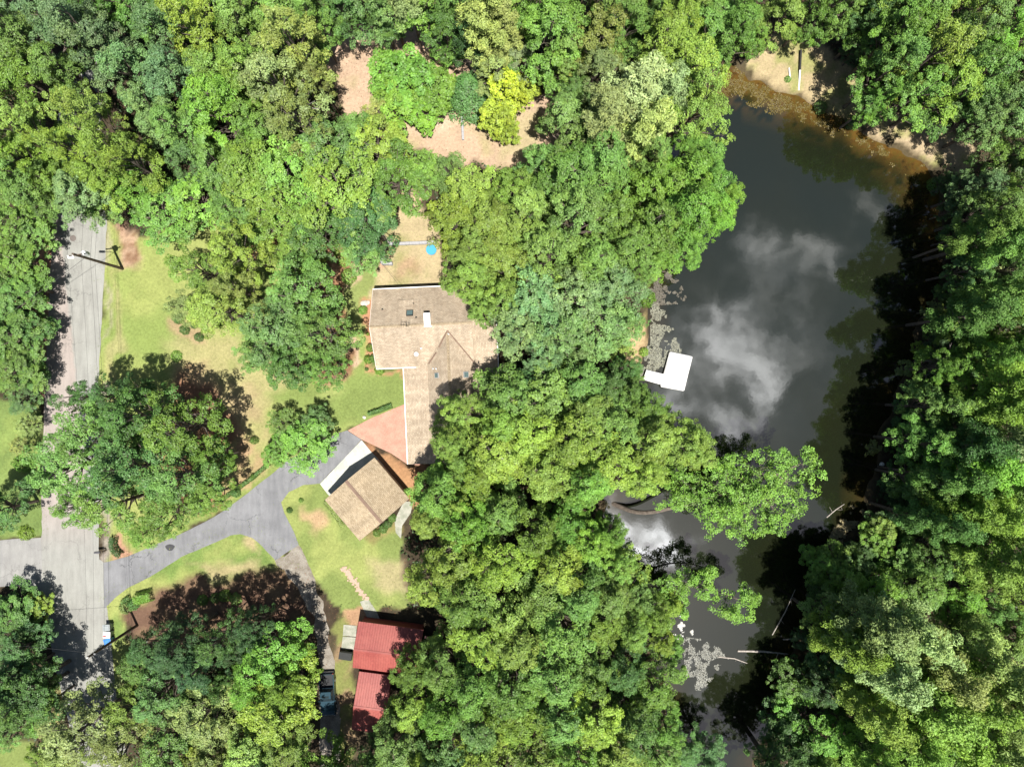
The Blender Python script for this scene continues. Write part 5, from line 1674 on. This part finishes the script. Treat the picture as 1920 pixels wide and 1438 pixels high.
wire(W3(716, 494, 0.9), W3(753, 541.5, 3.1), 0.1, 'thin cable from the grey wall up to the house eave', 0.018, None)

# ------------------------------------------------------------------ wheeled bins, mailbox, manhole
def bin_(px, label, body, lid, rz, patch=None):
    x, y = W(*px, 0.5)
    b_ = thing('wheeled_bin', label, 'bin', (x, y, 0), rz, 'wheeled bins at the kerb')
    m_ = MB()
    w0, d0, w1, d1 = 0.27, 0.30, 0.37, 0.42
    lo = [(-d0, -w0, 0.06), (d0, -w0, 0.06), (d0, w0, 0.06), (-d0, w0, 0.06)]
    hi = [(-d1, -w1, 1.0), (d1, -w1, 1.0), (d1, w1, 1.0), (-d1, w1, 1.0)]
    m_.face(lo[::-1])
    m_.face(hi)
    for k in range(4):
        n = (k + 1) % 4
        m_.face([lo[k], lo[n], hi[n], hi[k]])
    m_.build('body', body, b_, bevel=0.03)
    m_ = MB()
    m_.slab([(-0.46, -0.40, 1.05), (0.45, -0.40, 1.07), (0.45, 0.40, 1.07), (-0.46, 0.40, 1.05)], 0.05)
    m_.box((0, 0, 1.08), (0.62, 0.5, 0.05))
    l_ = m_.build('lid', lid, b_, bevel=0.02)
    m_ = MB()
    m_.tube([(0.5, -0.3, 0.97), (0.5, 0.3, 0.97)], 0.025, 6)
    m_.build('handle', M_DARK, b_)
    for s in (-1, 1):
        m_ = MB()
        m_.tube([(0.3, s * 0.27, 0.12), (0.3, s * 0.34, 0.12)], 0.12, 12)
        m_.build('wheel', M_DARK, b_)
    if patch:
        m_ = MB()
        m_.box((-0.2, -0.12, 1.12), (0.38, 0.14, 0.02), 0.2)
        m_.build('sticker', M_REDPLASTIC, l_)


bin_((203.8, 1174), 'grey wheeled bin, uppermost of the three at the kerb', M_BINGREY, M_BINGREY, 0.05)
bin_((204.5, 1187.5), 'white-lidded wheeled bin with a red mark, middle of the three', M_BINGREY, M_BINWHITE, -0.03, True)
bin_((205.8, 1200), 'blue wheeled bin, lowest of the three at the kerb', M_BINBLUE, M_BINBLUE, 0.25)
x, y = W(199.5, 1031)
mb_ = thing('mailbox', 'dark mailbox on a post at the road edge beside the curved hedge', 'mailbox', (x, y, 0), R(5))
m_ = MB()
m_.box((0, 0, 0.5), (0.10, 0.10, 1.1))
m_.box((-0.3, 0, 0.95), (0.7, 0.09, 0.09))
m_.build('post', M_POLE, mb_)
m_ = MB()
pr_ = [(-0.14, 1.0), (0.14, 1.0), (0.14, 1.14), (0.09, 1.24), (0, 1.28), (-0.09, 1.24), (-0.14, 1.14)]
xa, xb = -0.85, -0.15
m_.face([(xa, p[0], p[1]) for p in pr_][::-1])
m_.face([(xb, p[0], p[1]) for p in pr_])
for k in range(7):
    n = (k + 1) % 7
    m_.face([(xa, *pr_[k]), (xa, *pr_[n]), (xb, *pr_[n]), (xb, *pr_[k])])
m_.build('box', surf('mailbox_grey', (0.10, 0.10, 0.11), 0.5, 0.4), mb_)
m_ = MB()
m_.box((-0.4, -0.16, 1.2), (0.03, 0.02, 0.25))
m_.build('flag', M_REDPLASTIC, mb_)
x, y = W(137, 447)
mh = MB()
mh.lathe((x, y, 0.016), [(0.40, 0), (0.40, 0.012), (0.31, 0.014), (0.30, 0.006), (0.0, 0.008)], 24)
tag(mh.build('manhole_cover', surf('cast_iron', (0.13, 0.11, 0.10), 0.7, 0.4)), 'round iron manhole cover in the road above the lamp pole', 'manhole cover')

# ------------------------------------------------------------------ pickup truck
tx, ty = W(613.5, 1303, 0.9)
tk = thing('pickup_truck', 'dark teal pickup truck parked on the gravel track beside the red sheds', 'pickup truck', (tx, ty, 0), R(-90 + 3))
# local: x forward (bonnet), y left
def hull(mb, secs):
    """secs: list of (x, half width low, half width high, z low, z high)"""
    rings = []
    for (x, wl_, wh, z0, z1) in secs:
        rings.append([(x, -wl_, z0), (x, -wl_ * 1.0, (z0 + z1) / 2), (x, -wh, z1), (x, wh, z1), (x, wl_, (z0 + z1) / 2), (x, wl_, z0)])
    for a, b in zip(rings[:-1], rings[1:]):
        for k in range(6):
            n = (k + 1) % 6
            mb.face([a[k], a[n], b[n], b[k]])
    mb.face(rings[0])
    mb.face(rings[-1][::-1])


m_ = MB()
hull(m_, [(0.55, 0.93, 0.88, 0.35, 1.05), (1.2, 0.95, 0.88, 0.35, 1.06), (1.9, 0.95, 0.84, 0.35, 1.02), (2.45, 0.92, 0.78, 0.38, 0.93), (2.62, 0.86, 0.70, 0.45, 0.82)])
m_.build('bonnet', M_CAR, tk, smooth=False, bevel=0.03)
m_ = MB()
hull(m_, [(-0.95, 0.94, 0.90, 0.35, 1.06), (0.56, 0.94, 0.90, 0.35, 1.06)])
bodyo = m_.build('body', M_CAR, tk, bevel=0.02)
m_ = MB()
m_.slab([(-0.72, -0.66, 1.70), (0.12, -0.66, 1.70), (0.12, 0.66, 1.70), (-0.72, 0.66, 1.70)], 0.06)
m_.build('roof', M_CAR, tk, bevel=0.02)
m_ = MB()
m_.slab([(-0.22, -0.4, 1.712), (0.05, -0.4, 1.712), (0.05, 0.4, 1.712), (-0.22, 0.4, 1.712)], 0.03)
m_.build('sunroof', M_GLASS, tk)
gg = MB()
gg.face([(0.72, -0.80, 1.06), (0.72, 0.80, 1.06), (0.13, 0.64, 1.66), (0.13, -0.64, 1.66)])
gg.build('windscreen', M_GLASS, tk)
gg = MB()
gg.face([(-0.92, 0.80, 1.06), (-0.92, -0.80, 1.06), (-0.73, -0.64, 1.66), (-0.73, 0.64, 1.66)])
gg.build('rear_window', M_GLASS, tk)
for s in (-1, 1):
    gg = MB()
    gg.face([(-0.9, s * 0.87, 1.06), (0.68, s * 0.87, 1.06), (0.12, s * 0.665, 1.65), (-0.72, s * 0.665, 1.65)])
    gg.build('side_window', M_GLASS, tk)
    m_ = MB()
    m_.box((0.62, s * 1.02, 1.12), (0.12, 0.2, 0.16))
    m_.build('mirror', M_CAR, tk, bevel=0.02)
    m_ = MB()
    m_.box((2.56, s * 0.62, 0.76), (0.12, 0.3, 0.14))
    m_.build('headlight', M_WHITE, tk, bevel=0.02)
    m_ = MB()
    m_.box((-2.63, s * 0.82, 0.82), (0.06, 0.14, 0.34))
    m_.build('tail_light', M_REDPLASTIC, tk)
    m_ = MB()
    m_.box((-1.79, s * 0.885, 0.72), (1.66, 0.12, 0.64))
    m_.build('bed_side', M_CAR, tk, bevel=0.02)
m_ = MB()
m_.box((-1.79, 0, 0.52), (1.66, 1.63, 0.08))
m_.build('bed_floor', M_CARBLACK, tk)
m_ = MB()
m_.box((-2.62, 0, 0.72), (0.07, 1.62, 0.62))
m_.build('tailgate', M_CAR, tk, bevel=0.015)
for bxx, nm in ((2.66, 'front_bumper'), (-2.72, 'rear_bumper')):
    m_ = MB()
    m_.box((bxx, 0, 0.48), (0.14, 1.7, 0.2))
    m_.build(nm, M_STEEL, tk, bevel=0.03)
for (xx, s) in ((1.65, -1), (1.65, 1), (-1.65, -1), (-1.65, 1)):
    m_ = MB()
    m_.tube([(xx, s * 0.72, 0.37), (xx, s * 0.97, 0.37)], 0.37, 20)
    w_ = m_.build('wheel', M_DARK, tk)
    m_ = MB()
    m_.tube([(xx, s * 0.9, 0.37), (xx, s * 0.985, 0.37)], 0.21, 14)
    m_.build('rim', M_STEEL, w_)

# ------------------------------------------------------------------ back yard: walls, tub, stones
def low_wall(label, px, w, h, name='low_wall'):
    pts = [Vector((*W(u, v), 0)) for (u, v) in px]
    c0 = pts[0]
    root = thing(name, label, 'wall', c0)
    for a, b_ in zip(pts[:-1], pts[1:]):
        d = b_ - a
        L = d.length
        n = max(2, int(L / 0.42))
        ang = math.atan2(d.y, d.x)
        for row in range(max(1, int(h / 0.21))):
            for k in range(n):
                m_ = a.lerp(b_, (k + 0.5) / n) - c0
                key = (round(L / n, 3), w)
                if key not in BLK:
                    bmk = MB()
                    bmk.box((0, 0, 0), (L / n - 0.014, w, 0.2))
                    BLK[key] = bmk.mesh('block', M_WALLGREY)
                o = link(bpy.data.objects.new('block', BLK[key]), root)
                o.location = (m_.x + random.uniform(-.012, .012), m_.y + random.uniform(-.012, .012), 0.1 + row * 0.21)
                o.rotation_euler = (0, 0, ang + random.uniform(-.02, .02))
    return root


BLK = {}
low_wall('long low grey block wall crossing the yard above the house', [(730, 458.5), (775, 457), (819, 455)], 0.38, 0.42)
low_wall('small L-shaped grey block wall in the yard left of the blue tub', [(716.5, 472), (717.5, 495.5), (737, 496)], 0.34, 0.84)
low_wall('narrow grey block edging crossing the sandy clearing', [(866.5, 216), (868.5, 264)], 0.28, 0.42)
low_wall('short grey edging at the upper rim of the sandy clearing', [(812, 103.5), (858, 102.5)], 0.25, 0.42)
x, y = W(809, 469, 0.25)
tub = thing('paddling_pool', 'round bright blue plastic tub on the dry yard', 'tub', (x, y, 0))
m_ = MB()
m_.lathe((0, 0, 0), [(0.0, 0.0), (0.54, 0.0), (0.62, 0.12), (0.61, 0.42), (0.65, 0.45), (0.65, 0.49), (0.58, 0.49), (0.56, 0.42), (0.55, 0.08), (0.0, 0.07)], 28)
m_.build('tub_shell', M_BLUE, tub, smooth=False)
rmm = MB()
rmm.lathe((0, 0, 0), [(0.595, 0.492), (0.655, 0.496), (0.655, 0.506), (0.595, 0.506)], 28)
rmm.build('rim', surf('cyan_plastic', (0.04, 0.28, 0.46), 0.35, 0.5, var=0.03), tub)


def stone(px, r, label, seed, col=M_STONE):
    bm = bmesh.new()
    bmesh.ops.create_icosphere(bm, subdivisions=2, radius=1.0)
    rg = random.Random(seed)
    ph = [rg.uniform(0, 6) for _ in range(6)]
    for v in bm.verts:
        f = 1 + 0.18 * math.sin(v.co.x * 3 + ph[0]) + 0.15 * math.sin(v.co.y * 4 + ph[1]) + 0.12 * math.sin(v.co.z * 5 + ph[2])
        v.co *= f
        v.co.z *= 0.55
    me = bpy.data.meshes.new('stone')
    bm.to_mesh(me)
    bm.free()
    me.materials.append(col)
    o = link(bpy.data.objects.new('stone', me))
    x, y = W(*px)
    o.location = (x, y, r * 0.3)
    o.scale = (r, r * rg.uniform(.75, 1.1), r)
    o.rotation_euler = (0, 0, rg.uniform(0, 6))
    return tag(o, label, 'stone')


stone((683.5, 568.5), 0.42, 'pale boulder beside the upper left corner of the house', 1)
stone((690, 568), 0.26, 'small pale stone to the right of the boulder by the house', 2)
stone((729, 452), 0.45, 'pale stone at the left end of the long grey wall', 3)
stone((721, 466), 0.30, 'pale stone just above the L-shaped grey wall', 4)
stone((683, 782.5), 0.24, 'small white stone at the tip of the pink patio', 5)
stone((662, 515), 0.2, 'small stone beside the larger shrub left of the house', 6)
stone((64, 767), 0.35, 'pale stone at the corner of the left lawn by the road', 7)

# ------------------------------------------------------------------ pond side: pipe, logs, buoy, dead trees
m_ = MB()
a, b_ = W3(1502, 94, 0.35), W3(1500, 132, 0.25)
c_ = W3(1497.5, 170, -0.15)
pp = thing('drain_pipe', 'long pipe lying down the pond bank, dark above and white below', 'pipe', a)
m_.tube([Vector((0, 0, 0)), b_ - a], 0.13, 10)
m_.build('pipe_section', surf('black_pipe', (0.03, 0.03, 0.03), 0.5, 0.3), pp)
m_ = MB()
m_.tube([b_ - a, c_ - a], 0.11, 10)
m_.build('pipe_section', M_WHITE, pp)
m_ = MB()
m_.tube([W3(1479.5, 128, 0.15), W3(1481.5, 148, 0.1)], 0.09, 8)
tag(m_.build('short_pipe', M_WHITE), 'short white pipe on the bank left of the long pipe', 'pipe')
for k, (pts, r, lab) in enumerate([([(1383, 1220), (1430, 1223), (1478, 1226)], 0.13, 'long pale dead log floating across the dark south arm'),
                                   ([(1347, 1231), (1375, 1236), (1401, 1243)], 0.09, 'short pale dead branch floating just left of the long log'),
                                   ([(1468, 1199), (1500, 1198), (1530, 1196)], 0.09, 'thin dead log in the shade above the long log'),
                                   ([(1448, 1190), (1470, 1150), (1491, 1105)], 0.07, 'thin slanting dead stem in the shaded water of the south arm'),
                                   ([(1550, 970), (1566, 957), (1583, 945)], 0.07, 'slanting dead stick in the sunlit brown water')]):
    m_ = MB()
    P = [W3(u, v, WZ + 0.05) for (u, v) in pts]
    P[1] += Vector((0.1, 0.15, 0.05))
    m_.tube(P, [r, r * 0.9, r * 0.5], 6)
    for t in (0.35, 0.6, 0.8):
        q = P[0].lerp(P[2], t)
        m_.tube([q, q + Vector((random.uniform(-.6, .6), random.uniform(-.8, .8), 0.3))], [r * 0.4, r * 0.15], 4)
    tag(m_.build('dead_log', M_DEADWOOD), lab, 'log', 'dead wood in the pond')
x, y = W(1655, 871)
m_ = MB()
m_.lathe((x, y, WZ - 0.1), [(0.0, 0.0), (0.16, 0.03), (0.28, 0.14), (0.31, 0.3), (0.26, 0.45), (0.14, 0.55), (0.05, 0.58), (0.05, 0.64), (0.0, 0.64)], 18)
tag(m_.build('buoy', M_WHITE, smooth=True), 'small white ball float by the dark right bank of the pond', 'buoy')


def dead_tree(base, tips, label, r0=0.13):
    x, y = W(*base)
    root = thing('dead_tree', label, 'dead tree', (x, y, 0), 0)
    o0 = Vector((x, y, 0))
    m_ = MB()
    top = W3(*tips[0]) - o0
    m_.tube([Vector((0, 0, -0.5)), top * 0.5 + Vector((0.2, 0.1, 0)), top], [r0, r0 * 0.7, r0 * 0.15], 6)
    m_.build('trunk', M_DEADWOOD, root)
    for k, t in enumerate(tips[1:]):
        e = W3(*t) - o0
        f = 0.25 + 0.5 * (k / max(1, len(tips) - 1))
        s = (top * 0.5 + Vector((0.2, 0.1, 0))) * (f / 0.5) if f < 0.5 else (top * 0.5 + Vector((0.2, 0.1, 0))).lerp(top, (f - 0.5) * 2)
        m_ = MB()
        mid = s.lerp(e, 0.5) + Vector((0.15, -0.1, 0.25))
        m_.tube([s, mid, e], [r0 * 0.42, r0 * 0.3, r0 * 0.07], 4)
        for q in range(5):
            a_ = mid.lerp(e, q / 5)
            m_.tube([a_, a_ + Vector((random.uniform(-.7, .7), random.uniform(-.7, .7), random.uniform(0, .5)))], [r0 * 0.13, r0 * 0.03], 3)
        m_.build('limb', M_DEADWOOD, root)


dead_tree((1765, 712), [(1798, 655, 7), (1781, 645, 6), (1790, 652, 6), (1815, 676, 6), (1735, 690, 5), (1725, 676, 4), (1732, 705, 4), (1745, 716, 3)], 'bare pale dead tree sprawling on the dark right bank of the pond', 0.14)
dead_tree((1690, 990), [(1722, 982, 5), (1715, 960, 4), (1700, 958, 4), (1705, 975, 5), (1672, 965, 4)], 'bare dead tree below the ball float on the right bank', 0.1)
dead_tree((540, 218), [(590, 190, 19), (548, 228, 17), (545, 222, 18), (600, 205, 17)], 'bare white dead limb tree showing through the olive crown left of the clearing', 0.16)
dead_tree((1400, 116), [(1420, 98, 3), (1425, 105, 3), (1408, 104, 3)], 'small bare bush at the top left tip of the pond', 0.07)

# ------------------------------------------------------------------ woods beyond the frame: one mass
rg = np.random.default_rng(99)
Ps, Ns, Ls, Ws, Ts, Hs = [], [], [], [], [], []
for k in range(150):
    a = rg.random() * 6.283
    ex = rg.uniform(1.12, 1.7)
    x, y = 66 * ex * math.cos(a) * 1.15, 50 * ex * math.sin(a) * 1.15
    if abs(x) < 73 and abs(y) < 56:
        continue
    if -66 < x < -50 and abs(y) > 40:
        continue
    h = rg.uniform(13, 19)
    d = sphere_dirs(420, rg, -0.3)
    rr = rg.uniform(3.5, 5.5)
    bmp = 1 + 0.25 * np.sin(d[:, 0] * 4 + k) * np.cos(d[:, 1] * 5 + k) + rg.normal(size=len(d)) * 0.08
    Ps.append(np.array([x, y, h - 4.5]) + d * (bmp * rr)[:, None] * np.array([1, 1, 0.95]))
    Ns.append(d + rg.normal(size=d.shape) * 0.5)
    s = rg.uniform(0.7, 1.3, len(d)) * 1.0
    Ls.append(s)
    Ws.append(s * 0.7)
    Ts.append(np.clip(rg.normal(1, .15, len(d)), .5, 1.5))
    Hs.append(np.clip(rg.normal(.3, .25, len(d)), 0, 1))
me = leaf_mesh('distant_woods', *[np.concatenate(q) for q in (Ps, Ns, Ls, Ws, Ts, Hs)], M_LEAF, rg)
o = link(bpy.data.objects.new('distant_woods', me))
o.color = (0.075, 0.115, 0.028, 1)
o['kind'] = 'stuff'
